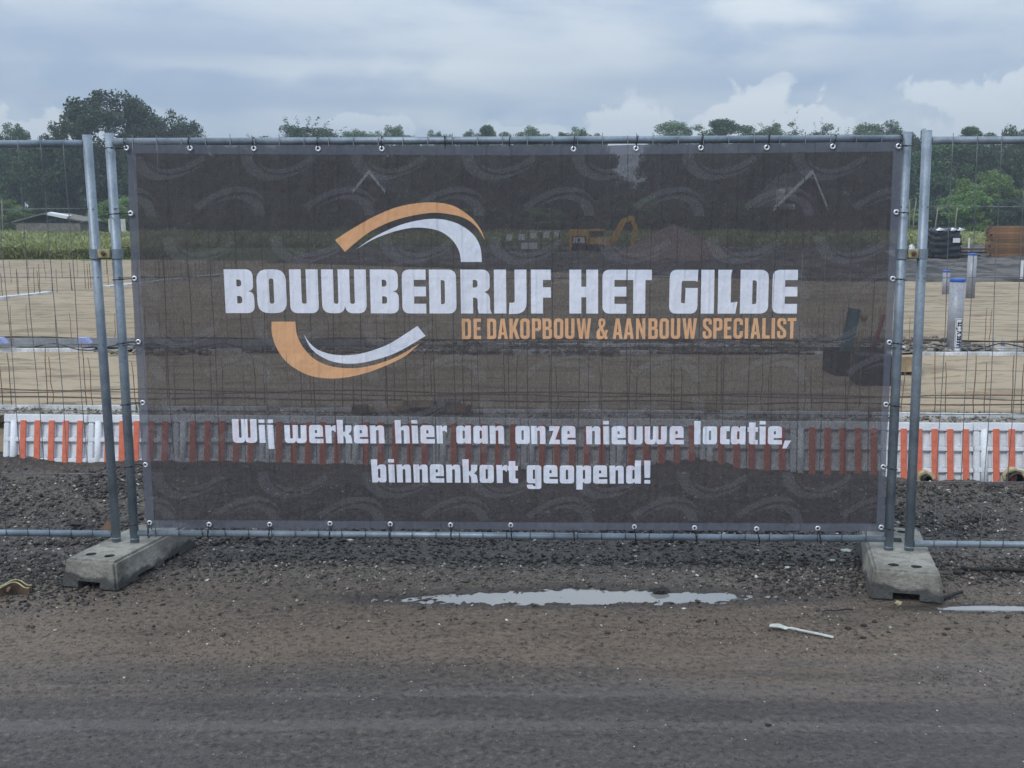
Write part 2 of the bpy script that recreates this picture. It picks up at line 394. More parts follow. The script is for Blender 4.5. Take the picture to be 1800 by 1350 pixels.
M['trench'] = mottled('trench_fill', (.13, .115, .09), (.46, .41, .33), 5.5, .95, 0, .9, .02, fine=25)
def field_mat():
    k = NM('rough_field', (.1, .13, .04), .95, 0, .2)
    a = k.noise(.12, 5, .6); b = k.noise(1.6, 5, .65)
    c = k.ramp(a, [(.35, (.07, .10, .03)), (.55, (.12, .15, .05)), (.7, (.17, .17, .08))])
    c = k.mix(.5, c, k.ramp(b, [(.3, .45), (.7, 1.0)]), 'MULTIPLY'); k.base(c); return k.m
M['field'] = field_mat()
def water_mat():
    k = NM('muddy_water', (.12, .11, .10), .02); k.b.inputs['IOR'].default_value = 1.33
    k.b.inputs['Base Color'].default_value = (.235, .232, .215, 1)
    k.b.inputs['Coat Weight'].default_value = .6; k.b.inputs['Coat Roughness'].default_value = .03
    k.bump(k.noise(5, 2, .5), .04, .004); return k.m
M['water'] = water_mat()

# ================================================================== large ground sheets
def sheet(name, x0, x1, y0, y1, z, mat):
    return tag(from_np(name, [(x0, y0, z), (x1, y0, z), (x1, y1, z), (x0, y1, z)], [(0, 1, 2, 3)], mat), kind='structure')
sheet('ground', -80, 80, -60, 24, -.06, M['ground'])
sheet('field', -4000, 4000, 23.5, 6000, SZ - .03, M['field'])

xs = np.arange(-4.3, 4.3, .0155); ys = [2.3]
while ys[-1] < 7.45: ys.append(ys[-1] + .0072 * ys[-1] / 3)
ys = np.array(ys); X, Y = np.meshgrid(xs, ys)
Z = gz(X, Y)
edge = np.minimum(sstep(0, .4, X + 4.3) * sstep(0, .4, 4.29 - X), sstep(0, .2, Y - 2.3)); Z = Z * edge - (1 - edge) * .1
nx, ny = len(xs), len(ys); idx = np.arange(nx * ny).reshape(ny, nx)
F = np.stack([idx[:-1, :-1], idx[:-1, 1:], idx[1:, 1:], idx[1:, :-1]], -1).reshape(-1, 4)
rv = tag(from_np('road_verge', np.stack([X, Y, Z], -1).reshape(-1, 3), F, M['ground'], smooth_=True), kind='structure')
wv = np.clip(sstep(-.75, -.05, puddles(X, Y)) * .95, 0, 1); wa = rv.data.attributes.new('wet', 'FLOAT', 'POINT'); wa.data.foreach_set('value', wv.astype(np.float32).ravel())

# puddle water
for nm, (x0, x1, y0, y1) in (('puddle', (-.65, 1.4, 4.38, 4.80)), ('puddle', (1.78, 2.6, 4.33, 4.482))):
    sheet(nm, x0, x1, y0, y1, WATER, M['water'])

# sand platform
xs = np.arange(-17, 17, .085); ys = [7.22]
while ys[-1] < 35.5: ys.append(ys[-1] + .0038 * ys[-1])
ys = np.array(ys); X, Y = np.meshgrid(xs, ys)
pits = np.clip(fbm(X * 2.0, Y * 4.6, 4, .62) - .07, 0, 1)
Z = SZ + fbm(X * .5, Y * .8, 3) * .03 + fbm(X * 3, Y * 6, 4, .6) * .012 - pits * .16
Zt = Z - .12 * (1 - sstep(0, .06, Y - (eps_y(X) + .40))) ; nx, ny = len(xs), len(ys)
far_edge = np.interp(X, [-17, -12, -6, 0, 6, 17], [33.5, 33, 32, 27.5, 23.3, 22.2]) + fbm(X * .7, Y * 0, 3) * 1.2
Zt = np.where(Y > far_edge, SZ - .1, Zt); Zt = np.where(Y < eps_y(X) + .03, SZ - .30, Zt)
idx = np.arange(nx * ny).reshape(ny, nx)
F = np.stack([idx[:-1, :-1], idx[:-1, 1:], idx[1:, 1:], idx[1:, :-1]], -1).reshape(-1, 4)
tag(from_np('sand', np.stack([X, Y, Zt], -1).reshape(-1, 3), F, M['sand'], smooth_=True), kind='structure')

# dark soil ground beyond the sand, right of the meadow
xs = np.arange(-8.5, 40, .22); ys = np.arange(20.0, 46, .2); X, Y = np.meshgrid(xs, ys)
Z = SZ + .075 + fbm(X * .5, Y * .5, 4) * .08 + fbm(X * 1.6, Y * 1.6, 4, .7) * .26
e = sstep(0, 2.5, X + 8.5 + fbm(X * 0, Y * .6, 3) * 3) * sstep(0, 3, 46 - Y + fbm(X * .4, Y * 0, 3) * 2)
Z = Z * e + (SZ - .2) * (1 - e); Z = np.where((Y < np.interp(X, [-17, -12, -6, 0, 6, 17, 40], [33.5, 33, 32, 27.5, 23.3, 22.2, 22]) - 1.5), SZ - .2, Z)
nx, ny = len(xs), len(ys); idx = np.arange(nx * ny).reshape(ny, nx)
F = np.stack([idx[:-1, :-1], idx[:-1, 1:], idx[1:, 1:], idx[1:, :-1]], -1).reshape(-1, 4)
Z = np.where(Y < 24.5, np.minimum(Z, SZ + .045), Z)
tag(from_np('soil', np.stack([X, Y, Z], -1).reshape(-1, 3), F, M['darksoil'], smooth_=True), kind='structure')

# trench fill strips (rough, slightly below the sand)
def strip_mesh(name, A, B, w, z, mat, amp=.03, n=260, mrow=10):
    d = (B - A); L = d.length; d.normalize(); nrm = Vector((-d.y, d.x, 0))
    s = np.linspace(0, L, n); t = np.linspace(0, w, mrow); S, T = np.meshgrid(s, t)
    Xx = A.x + d.x * S + nrm.x * T; Yy = A.y + d.y * S + nrm.y * T
    Zz = z + fbm(Xx * 6, Yy * 6, 4, .6) * amp * 2
    idx = np.arange(n * mrow).reshape(mrow, n)
    F = np.stack([idx[:-1, :-1], idx[:-1, 1:], idx[1:, 1:], idx[1:, :-1]], -1).reshape(-1, 4)
    return tag(from_np(name, np.stack([Xx, Yy, Zz], -1).reshape(-1, 3), F, mat, smooth_=True), kind='structure')
extL, extR = EL - Edir * 1.2, ER + Edir * 1.2
strip_mesh('trench', Vector((extL.x, extL.y + .06, 0)), Vector((extR.x, extR.y + .06, 0)), .36, SZ - .02, M['trench'], .022)
MA, MB_ = at_z(0, 617, SZ), at_z(1800, 624, SZ); Mdir = (MB_ - MA).normalized()
MA2, MB2 = MA - Mdir * 2, MB_ + Mdir * 2
def along_mid(px): 
    a = at_z(px, 617 + 7 * px / 1800, SZ); return a
strip_mesh('trench', MA2, MB2, .8, SZ + .012, M['trench'], .02, 420, 14)

# ================================================================== gravel (stuff)
def stones(name, n, xr, yr, smin, smax, power, dens, mat, lift=.25, zf=None):
    rs = np.random.RandomState(n); pts = []
    x = rs.uniform(*xr, n * 4); y = rs.uniform(*yr, n * 4); keep = rs.rand(n * 4) < dens(x, y)
    x, y = x[keep][:n], y[keep][:n]; k = len(x)
    s = smin + (smax - smin) * rs.rand(k) ** power
    z = (zf or gz)(x, y)
    octa = np.array([(1, 0, 0), (0, 1, 0), (-1, 0, 0), (0, -1, 0), (0, 0, 1), (0, 0, -1), (.6, .6, .55), (-.6, .5, .5)], np.float32)
    tri = np.array([(0, 6, 4), (0, 1, 6), (1, 7, 6), (6, 7, 4), (1, 2, 7), (2, 4, 7), (2, 3, 4), (3, 0, 4), (1, 0, 5), (2, 1, 5), (3, 2, 5), (0, 3, 5)])
    V = octa[None] * (1 + rs.uniform(-.35, .35, (k, 8, 3))) * np.stack([s * rs.uniform(.7, 1.5, k), s * rs.uniform(.6, 1.2, k), s * rs.uniform(.35, .9, k)], -1)[:, None, :]
    a = rs.uniform(0, 2 * PI, k); ca, sa = np.cos(a)[:, None], np.sin(a)[:, None]
    Vx = V[..., 0] * ca - V[..., 1] * sa; Vy = V[..., 0] * sa + V[..., 1] * ca
    tilt = rs.uniform(-.5, .5, k)[:, None]; Vz = V[..., 2] + Vx * tilt
    V = np.stack([Vx + x[:, None], Vy + y[:, None], Vz + (z + s * lift)[:, None]], -1).reshape(-1, 3)
    F = (tri[None] + (np.arange(k) * 8)[:, None, None]).reshape(-1, 3)
    o = from_np(name, V, F, mat); return o
def stonemat(name, stops, rough=.75):
    k = NM(name, (.1, .1, .1), rough); g = k.n('ShaderNodeNewGeometry')
    c = k.ramp(g.outputs['Random Per Island'], stops, 'CONSTANT'); f = k.noise(160, 3, .6)
    k.base(k.mix(.4, c, k.ramp(f, [(.3, .5), (.7, 1.0)]), 'MULTIPLY')).bump(f, .4, .002); return k.m
M['peat'] = stonemat('peat_crumbs', [(0, (.020, .018, .017)), (.35, (.035, .030, .027)), (.62, (.060, .050, .043)), (.85, (.10, .085, .070)), (.96, (.30, .27, .23))])
M['stones'] = stonemat('loose_gravel', [(0, (.040, .035, .031)), (.25, (.068, .058, .050)), (.48, (.10, .086, .070)), (.70, (.145, .122, .098)),
                                        (.86, (.22, .19, .155)), (.94, (.38, .345, .29)), (.975, (.66, .64, .58))])
dens1 = lambda x, y: np.where(puddles(x, y) > .05, .10, .10 + .90 * sstep(4.55, 4.95, y) * (.55 + 1.5 * np.clip(fbm(x * 2, y * 2, 3) + .25, 0, 1)))
tag(stones('gravel', 46000, (-3.2, 3.2), (4.1, 6.75), .0022, .0125, 3.8, dens1, M['stones']), kind='stuff')
dens2 = lambda x, y: np.where(puddles(x, y) > .1, .05, .15 + .85 * np.clip(fbm(x * 1.6, y * 2.4, 3) * 3 + .4, 0, 1)) * (.25 + .75 * sstep(3.3, 3.9, y))
tag(stones('grit', 32000, (-2.6, 2.6), (2.6, 5.0), .0012, .0050, 3.6, dens2, M['stones'], .12), kind='stuff')
dens3 = lambda x, y: np.clip(fbm(x * 2.5, y * 2.5, 3) * 3 + .3, 0, 1)
CL = mottled('clod_soil', (.040, .034, .029), (.095, .080, .064), 8, .9, 0, .6, .006)
tag(stones('soil_clods', 16000, (-3.8, 3.8), (5.3, 7.0), .003, .019, 3.4, dens3, M['peat']), kind='stuff')
def dens4(x, y):
    d = np.exp(-((x - 1.35) / .28) ** 2 - ((y - 4.80) / .16) ** 2) + np.exp(-((x - 2.35) / .45) ** 2 - ((y - 4.86) / .10) ** 2) + np.exp(-((x + 2.2) / .45) ** 2 - ((y - 4.75) / .22) ** 2) + .45 * np.exp(-((y - 5.02) / .07) ** 2)
    return np.clip(d, 0, 1)
tag(stones('peat_crumbs', 11000, (-3.0, 3.0), (4.4, 5.2), .002, .0125, 2.6, dens4, M['peat']), kind='stuff')
tag(stones('trench_rubble', 3500, (-4.2, 4.6), (10.3, 11.5), .008, .045, 2.5, lambda x, y: np.clip(fbm(x * 1.5, y * 3, 3) * 3 + .5, 0, 1), mottled('rubble', (.06, .05, .04), (.36, .32, .26), 9, .9), .25, lambda x, y: np.full_like(x, SZ + .015)), kind='stuff')
tag(stones('trench_crumbs', 3500, (-4.2, 4.6), (6.9, 7.6), .003, .016, 2.8, lambda x, y: ((y > eps_y(x) + .07) & (y < eps_y(x) + .40)) * 1.0, mottled('crumbs', (.07, .06, .05), (.30, .26, .21), 9, .9), .25, lambda x, y: np.full_like(x, SZ - .012)), kind='stuff')
# individual dark clods the photo picks out
clod_px = [(1160, 1041, 22, 'dark soil clod lying in the right half of the long puddle'), (1490, 1106, 9, 'small black clod to the right of the pale plastic strip'),
           (1518, 1101, 9, 'flat black clod farthest right beside the pale plastic strip'), (1517, 1122, 8, 'lower black clod right of the pale plastic strip'),
           (1685, 1009, 16, 'round dark clod on the mud right of the right concrete foot'), (1350, 1277, 8, 'dark pebble on the grey road at lower right'),
           (940, 1067, 6, 'black pebble at the near rim of the long puddle'), (1665, 1106, 8, 'dark pebble on mud below the small right puddle')]
def lump(name, p, r, mat, label, cat, flat=.6, seed=0, sx=1.4):
    rs = random.Random(seed); bm = bmesh.new(); bmesh.ops.create_icosphere(bm, subdivisions=2, radius=r)
    for v in bm.verts:
        v.co *= 1 + rs.uniform(-.28, .28); v.co.z *= flat; v.co.x *= sx
    o = from_bm(name, bm, mat, loc=(p.x, p.y, p.z)); return tag(o, label, cat)
for i, (px, py, w, lb) in enumerate(clod_px):
    p = at_z(px, py, 0); r = w / 1939 * p.y / 2
    p.z = max(float(gz(p.x, p.y)), WATER) + r * .35; lump('soil_clod', p, r, M['rubberdark'], lb, 'clod', seed=i)

# ================================================================== formwork panels
J0, J1 = eps_pt(155, 728), eps_pt(1712, 742); PL = (J1 - J0).length / 10
TILT = math.radians(11)
def panel_body():
    bm = bmesh.new(); L = PL - .004; dep = .022
    box(bm, 0, L, dep + .001, .11, -.47, 0)                    # back slab (local y away from the camera)
    rows = [(-.055, 0), (-.183, -.152), (-.318, -.288), (-.47, -.43)]
    for z0, z1 in rows: box(bm, 0, L, 0, dep, z0, z1)
    xj = .088; pitch = (L - xj) / 5
    box(bm, 0, xj * .44, .002, dep, -.469, -.056)
    for k in range(5):
        xc = xj + pitch * (k + .5); 
        for (a, b) in ((-.152, -.055), (-.288, -.183), (-.43, -.318)): box(bm, xc - .0235, xc + .0235, .002, dep, a, b)
    # small ledge lugs in the pockets
    for k in range(5):
        xc = xj + pitch * k + .004
        box(bm, xc - .006, xc + .018, .010, dep, -.151, -.141); box(bm, xc - .006, xc + .018, .010, dep, -.287, -.277)
    bmesh.ops.recalc_face_normals(bm, faces=bm.faces); bevel(bm, .005, 2)
    return bm
def post_bm():
    bm = bmesh.new(); tube(bm, [(.066, .016, -.47), (.066, .016, -.048)], .024, 10); box(bm, .04, .092, .004, .03, -.052, -.044)
    return bm
def stripe_bm():
    bm = bmesh.new(); box(bm, -.019, .019, -.006, .0035, -.465, -.04); bevel(bm, .002); return bm
ordn = ['leftmost', 'second', 'third', 'fourth', 'fifth', 'sixth', 'seventh', 'eighth', 'ninth', 'tenth', 'eleventh', 'twelfth', 'rightmost', 'thirteenth']
body_me = post_me = stripe_me = None
ei = 0
for k in range(-1, 12):
    root = empty('foam_formwork', J0 + Edir * PL * k, math.atan2(Edir.y, Edir.x), group='white and orange foundation panels')
    root.location.z = SZ + random.uniform(-.006, .006); root.rotation_euler.x = -TILT + random.uniform(-.01, .01)
    lb = {0: 'leftmost', 12: 'rightmost'}.get(ei, ordn[ei] if ei else '')
    tag(root, ('%s white foam formwork panel with orange stripes in the long row' % lb) if ei in (0, 12) else
        ('%s white foam formwork panel with orange stripes, counting from the left of the row' % lb), 'formwork panel')
    ei += 1
    if body_me is None:
        o = from_bm('panel_body', panel_body(), M['eps'], root); body_me = o.data
        o = from_bm('joint_post', post_bm(), M['eps'], root); post_me = o.data
    else:
        link_mesh('panel_body', body_me, None, root); link_mesh('joint_post', post_me, None, root)
    xj = .088; pitch = (PL - .004 - xj) / 5
    for q in range(5):
        if stripe_me is None: o = from_bm('stripe', stripe_bm(), M['orange'], root); stripe_me = o.data
        else: o = link_mesh('stripe', stripe_me, None, root)
        o.location = (xj + pitch * (q + .5), 0, 0)

# pipe ends poking through the panels at the right
for i, (px, py, r, lb) in enumerate(((1619, 836, .030, 'black drain pipe end beside the right fence post, ringed with yellow foam'),
                                  (1773, 836, .046, 'larger black pipe end in the formwork near the right edge'))):
    p = eps_pt(px, py) + Enrm * .08
    root = empty('drain_pipe', p, math.atan2(Edir.y, Edir.x), lb, 'pipe')
    bm = bmesh.new(); seg = 20; pr = []
    for (yy, rr) in [(.2, r), (0, r), (-.02, r * 1.08), (-.03, r), (-.045, r * 1.08), (-.055, r), (-.055, r * .86), (.15, r * .86)]:
        pr.append([bm.verts.new((rr * math.cos(2 * PI * q / seg), yy, rr * math.sin(2 * PI * q / seg))) for q in range(seg)])
    for a, b in zip(pr[:-1], pr[1:]):
        for q in range(seg): bm.faces.new((a[q], a[(q + 1) % seg], b[(q + 1) % seg], b[q])).smooth = True
    bm.faces.new(pr[-1]); from_bm('pipe', bm, M['black'], root)
    bm = bmesh.new(); rs = random.Random(i)
    ring = [Vector((r * 1.25 * math.cos(a), .0, r * 1.25 * math.sin(a))) * rs.uniform(.9, 1.2) for a in np.linspace(0, 2 * PI, 17)]
    ring[-1] = ring[0]; tube(bm, ring, [.010 + rs.random() * .012 for _ in ring], 7, False)
    from_bm('foam_ring', bm, M['foam'], root, True)

# ------------------------------------------------------------------ white edge lines of the trenches
def edge_strips(A, B, w, h, z, n, mat, label, gap=.06, skip=0.0):
    d = (B - A); L = d.length; d.normalize(); rz = math.atan2(d.y, d.x); s = 0
    seg = L / n
    root = empty('foam_edging', A, rz, label, 'edging')
    root.location.z = z
    for k in range(n):
        if random.random() < skip: continue
        bm = bmesh.new(); dz = random.uniform(-.006, .004); m_ = 6
        vs0 = None; sl = seg - random.uniform(0, gap)
        for q in range(m_ + 1):
            x = k * seg + sl * q / m_; jz = random.uniform(-.006, .003) + dz; jy = random.uniform(-.004, .004)
            r = [bm.verts.new((x, y + jy, zz + (jz if zz > 0 else 0))) for y, zz in ((0, -.06), (w, -.06), (w, h), (0, h))]
            if vs0:
                for a in range(4): bm.faces.new((vs0[a], r[a], r[(a + 1) % 4], vs0[(a + 1) % 4]))
            else: bm.faces.new(r[::-1])
            vs0 = r
        bm.faces.new(vs0); bmesh.ops.recalc_face_normals(bm, faces=bm.faces); from_bm('foam_board', bm, mat, root)
IA, IB = at_z(0, 709.5, SZ + .02), at_z(1800, 725.5, SZ + .02)
dI = (IB - IA).normalized()
edge_strips(IA - dI * 1, IB + dI * 1, .022, .012, SZ, 9, M['epsline'], 'white foam edging strip between the near trench and the sand', .12)
edge_strips(MA2 + Vector((0, -.02, 0)), MB2 + Vector((0, -.02, 0)), .04, .03, SZ, 14, M['epsline'], 'near white foam edging of the middle foundation trench', .5, .25)
FA, FB = at_z(0, 596, SZ + .03), at_z(1800, 612, SZ + .03); dF = (FB - FA).normalized()
edge_strips(FA - dF * 1.5, FB + dF * 1.5, .05, .035, SZ, 12, M['epsline'], 'far white foam edging of the middle foundation trench', .4, .2)
# grey channel in the middle trench (left part) with blue wedges
CA, CB = at_z(-60, 603, SZ + .06), at_z(640, 607, SZ + .06); bm = bmesh.new()
L = (CB - CA).length; box(bm, 0, L, 0, .10, -.05, 0); box(bm, 0, L, 0, .012, 0, .03); box(bm, 0, L, .088, .10, 0, .03); bevel(bm, .004)
o = from_bm('steel_channel', bm, M['greybar'], loc=CA + Vector((0, 0, .02))); o.rotation_euler.z = math.atan2((CB - CA).y, (CB - CA).x)
tag(o, 'grey steel channel lying along the middle foundation trench at left', 'channel')
for i, px in enumerate((2, 150)):
    p = at_z(px, 603, SZ + .08); bm = bmesh.new(); vs = box(bm, -.06, .06, -.05, .05, 0, .055)
    for v in vs:
        if v.co.z > .01: v.co.x *= .55; v.co.x -= .02
    bevel(bm, .006); o = from_bm('blue_cap_piece', bm, M['blueplastic'], loc=p)
    tag(o, 'blue plastic wedge on the grey channel, %s' % ('cut by the left picture edge' if i == 0 else 'just left of the two fence posts'), 'wedge')

# ------------------------------------------------------------------ reinforcement bars
def bar_mesh(h, bend, r=.0030, seed=0):
    rs = random.Random(seed); bm = bmesh.new()
    pts = [Vector((rs.uniform(-.006, .006) + bend * (k / 4) ** 2, rs.uniform(-.006, .006), h * k / 4)) for k in range(5)]
    tube(bm, pts, r, 6); return bm
bar_me = []
def bar(name, p, h, variant, label, group, mat='rust'):
    key = (round(h, 2), variant % 3, mat)
    for k, me in bar_me:
        if k == key: o = link_mesh(name, me); break
    else:
        o = from_bm(name, bar_mesh(h, (-.008, .0, .010)[variant % 3], .0032 if mat == 'rust' else .0045, variant), M[mat]); bar_me.append((key, o.data))
    o.location = p; o.rotation_euler = (random.uniform(-.03, .03), random.uniform(-.03, .03), random.uniform(0, 6))
    return tag(o, label, 'rebar', group)
rs = random.Random(5)
px = 4 - 73
while px < 1880:
    for j, dx in enumerate((0, rs.uniform(8, 20))):
        yy = 718 + px / 1800 * 15; p = at_z(px + dx, yy, SZ - .02); bar('starter_bar', p, (.44, .36)[j] + rs.choice((-.03, 0, .03)), rs.randrange(3),
            'thin rusty starter bar standing upright in the near foundation trench', 'starter bars in the near trench')
    px += rs.uniform(66, 80)
px = -60
while px < 1880:
    for j, dx in enumerate((0, rs.uniform(10, 24))):
        p = along_mid(px + dx) + Vector((0, .12 + .2 * j, 0)); bar('starter_bar', p, rs.choice((.40, .43, .34)), rs.randrange(3),
            'thin rusty starter bar standing upright in the middle foundation trench', 'starter bars in the middle trench')
    px += rs.uniform(44, 84)
A3, B3 = at_z(-10, 526, SZ), at_z(420, 480, SZ); n3_ = 46
for k in range(n3_):
    t = (k + rs.uniform(-.3, .3)) / n3_; p = A3.lerp(B3, t) + Vector((0, rs.choice((0, .35)), 0))
    bar('starter_bar', p, rs.choice((.40, .45, .50)), rs.randrange(3), 'thin rusty starter bar in the receding far row at the left of the sand', 'starter bars in the far row', 'rustdark')
for k in range(9):
    A4, B4 = at_z(20, 497, SZ), at_z(235, 478, SZ)
    p = A4.lerp(B4, k / 8); bar('starter_bar', p, .42, k, 'thin rusty starter bar in the receding far row at the left of the sand', 'starter bars in the far row', 'rustdark')
for i, (x0, x1, dz) in enumerate(((-.2, 1.02, 0),)):
    edge_strips(A3 + Vector((0, -.25, 0)), B3 + Vector((0, -.25, 0)), .16, .03, SZ, 5, M['epsline'], 'pale foam edging along the far row of starter bars at left', .3, .1)
def long_bar(name, pts, r, mat, label, cat='rebar', group=None):
    bm = bmesh.new(); c = sum((Vector(p) for p in pts), Vector()) / len(pts)
    tube(bm, [Vector(p) - c for p in pts], r, 6); return tag(from_bm(name, bm, mat, loc=c), label, cat, group)
for i, (dy, z, r, mt, lb) in enumerate(((.16, .455, .005, 'rust', 'upper rusty rebar running lengthwise above the near trench'),
                                   (.27, .42, .005, 'palebark', 'pale lengthwise bar just below the upper rusty rebar in the near trench'),
                                   (.30, .375, .005, 'rust', 'lowest rusty rebar running lengthwise along the near trench'))):
    pts = []
    for k in range(30):
        x = -4.2 + 8.4 * k / 29; pts.append((x, eps_y(x) + dy + .1, z + .008 * math.sin(k * 1.3 + i * 2) + rs.uniform(-.004, .004)))
    long_bar('lengthwise_bar', pts, r, M[mt], lb)
for i, (o_, z) in enumerate(((.18, .44), (.55, .40))):
    pts = [Vector(MA2).lerp(MB2, k / 29) + Vector((0, o_, z - SZ + .012 * math.sin(k * 1.7 + i))) for k in range(30)]
    long_bar('lengthwise_bar', pts, .006, M['rustdark'], 'dark lengthwise rebar %s of the middle foundation trench' % ('on the near side', 'on the far side')[i])
# horizontal cage bars with dark cables on the middle trench
for i in range(3):
    x0 = (60, 250, 1640)[i]; p0 = at_z(x0, 612, SZ + .05); pts = [p0 + Vector((k * .09, .04 * math.sin(k), .03 * math.sin(k * .8 + i) + .01)) for k in range(14)]
    long_bar('loose_cable', pts, .006, M['black'], 'dark loose cable lying on the middle trench %s' % ('at the left edge', 'just right of the left posts', 'at the right by the tall pipe')[i], 'cable')
# small grey stub pipes at the right of the middle trench
for i, px in enumerate((1745, 1760, 1764, 1782)):
    p = at_z(px, 611, SZ); bm = bmesh.new(); tube(bm, [(0, 0, 0), (.003, 0, .12 - .02 * i)], .008, 8)
    tag(from_bm('stub_pipe', bm, M['pvc'], loc=p), ('tallest short grey stub in the middle trench, nearest the labelled pipe', 'grey stub, left one of the close pair in the middle trench', 'grey stub, right one of the close pair in the middle trench', 'lowest grey stub in the middle trench, nearest the right edge')[i], 'stub pipe', 'grey stub pipes')

# ================================================================== shape writing (print)
def rpoly(pts, seg=5):
    out = []; n = len(pts)
    for i in range(n):
        p = pts[i]; r = p[2] if len(p) > 2 else 0; P = Vector((p[0], p[1]))
        if r <= 0: out.append((P.x, P.y)); continue
        A = Vector(pts[i - 1][:2]); B = Vector(pts[(i + 1) % n][:2]); da = (A - P); db = (B - P)
        r_ = min(r, da.length * .49 if len(pts[i - 1]) > 2 else da.length * .95, db.length * .49 if len(pts[(i + 1) % n]) > 2 else db.length * .95)
        if len(p) > 2 and r > r_ : pass
        a = P + da.normalized() * r_; b = P + db.normalized() * r_
        for k in range(seg + 1):
            t = k / seg; t0 = (1 - t); q = a * t0 * t0 + P * 2 * t * t0 * .96 + P * 0 + b * t * t
            q = a * t0 * t0 + P * 2 * t * t0 + b * t * t; out.append((q.x, q.y))
    return out
HG = {  # capitals of the headline, cap height 77
 'B': (51, [[(0,77),(50,77,13),(50,39.5,11),(40,38.5),(51,37.3,12),(51,0,13),(0,0)], [(21,59),(29.5,59,5),(29.5,47,5),(21,47)], [(21,30),(30,30,5),(30,17,5),(21,17)]]),
 'O': (51.3, [[(0,77,20),(51.3,77,20),(51.3,0,20),(0,0,20)], [(21.5,61,4),(29.6,61,4),(29.6,16.6,4),(21.5,16.6,4)]]),
 'U': (50, [[(0,77),(20.5,77),(20.5,16.6,4),(29,16.6,4),(29,77),(50,77),(50,0,13),(0,0,13)]]),
 'W': (78.5, [[(0,77),(20.8,77),(20.8,16.6,4),(29,16.6,4),(29,77),(49.4,77),(49.4,16.6,4),(57.8,16.6,4),(57.8,77),(78.5,77),(78.5,0,15),(41.5,0,13),(40.3,14),(39,0,13),(0,0,16)]]),
 'E': (42, [[(42,77),(42,59),(21,59),(21,47),(42,47),(42,30),(21,30),(21,17),(42,17),(42,0),(0,0,13),(0,77,13)]]),
 'D': (47.7, [[(0,77),(47.7,77,14),(47.7,0,14),(0,0)], [(20.5,58.5),(27.7,58.5,4),(27.7,16.5,4),(20.5,16.5)]]),
 'R': (53, [[(0,77),(50.5,77,13),(50.5,39.5,11),(40.5,38),(50.8,34,11),(50.8,8),(53.5,0),(31,0),(29.2,9),(29.2,28,6),(21.2,28),(21.2,0),(0,0)], [(21,59),(29.3,59,5),(29.3,45.5,5),(21,45.5)]]),
 'I': (21.5, [[(0,77),(21.5,77),(21.5,0),(0,0)]]),
 'J': (31, [[(10.2,77),(31,77),(31,0,19),(-.3,-1),(1,19),(10.2,19,3)]]),
 'F': (35, [[(0,77),(35,77),(35,59),(21,59),(21,46),(35,46),(35,28),(21,28),(21,0),(0,0)]]),
 'H': (50.5, [[(0,77),(21,77),(21,47),(29.7,47),(29.7,77),(50.5,77),(50.5,0),(29.7,0),(29.7,28.6),(21,28.6),(21,0),(0,0)]]),
 'T': (42, [[(0,77),(42,77),(42,59),(31,59),(31,0),(10,0),(10,59),(0,59)]]),
 'G': (51, [[(51,77),(50,56),(45,57.5),(22,57.5,3),(21,19),(28,18),(29,42),(28,45),(50.5,45),(50,0,13),(0,0,13),(1,77,13)]]),
 'L': (34.5, [[(0,77),(24.5,77),(22.5,68),(22.5,19),(34.5,20.5),(31,0),(0,0)]]),
}
a_, b_ = HG['W'][1][0], None
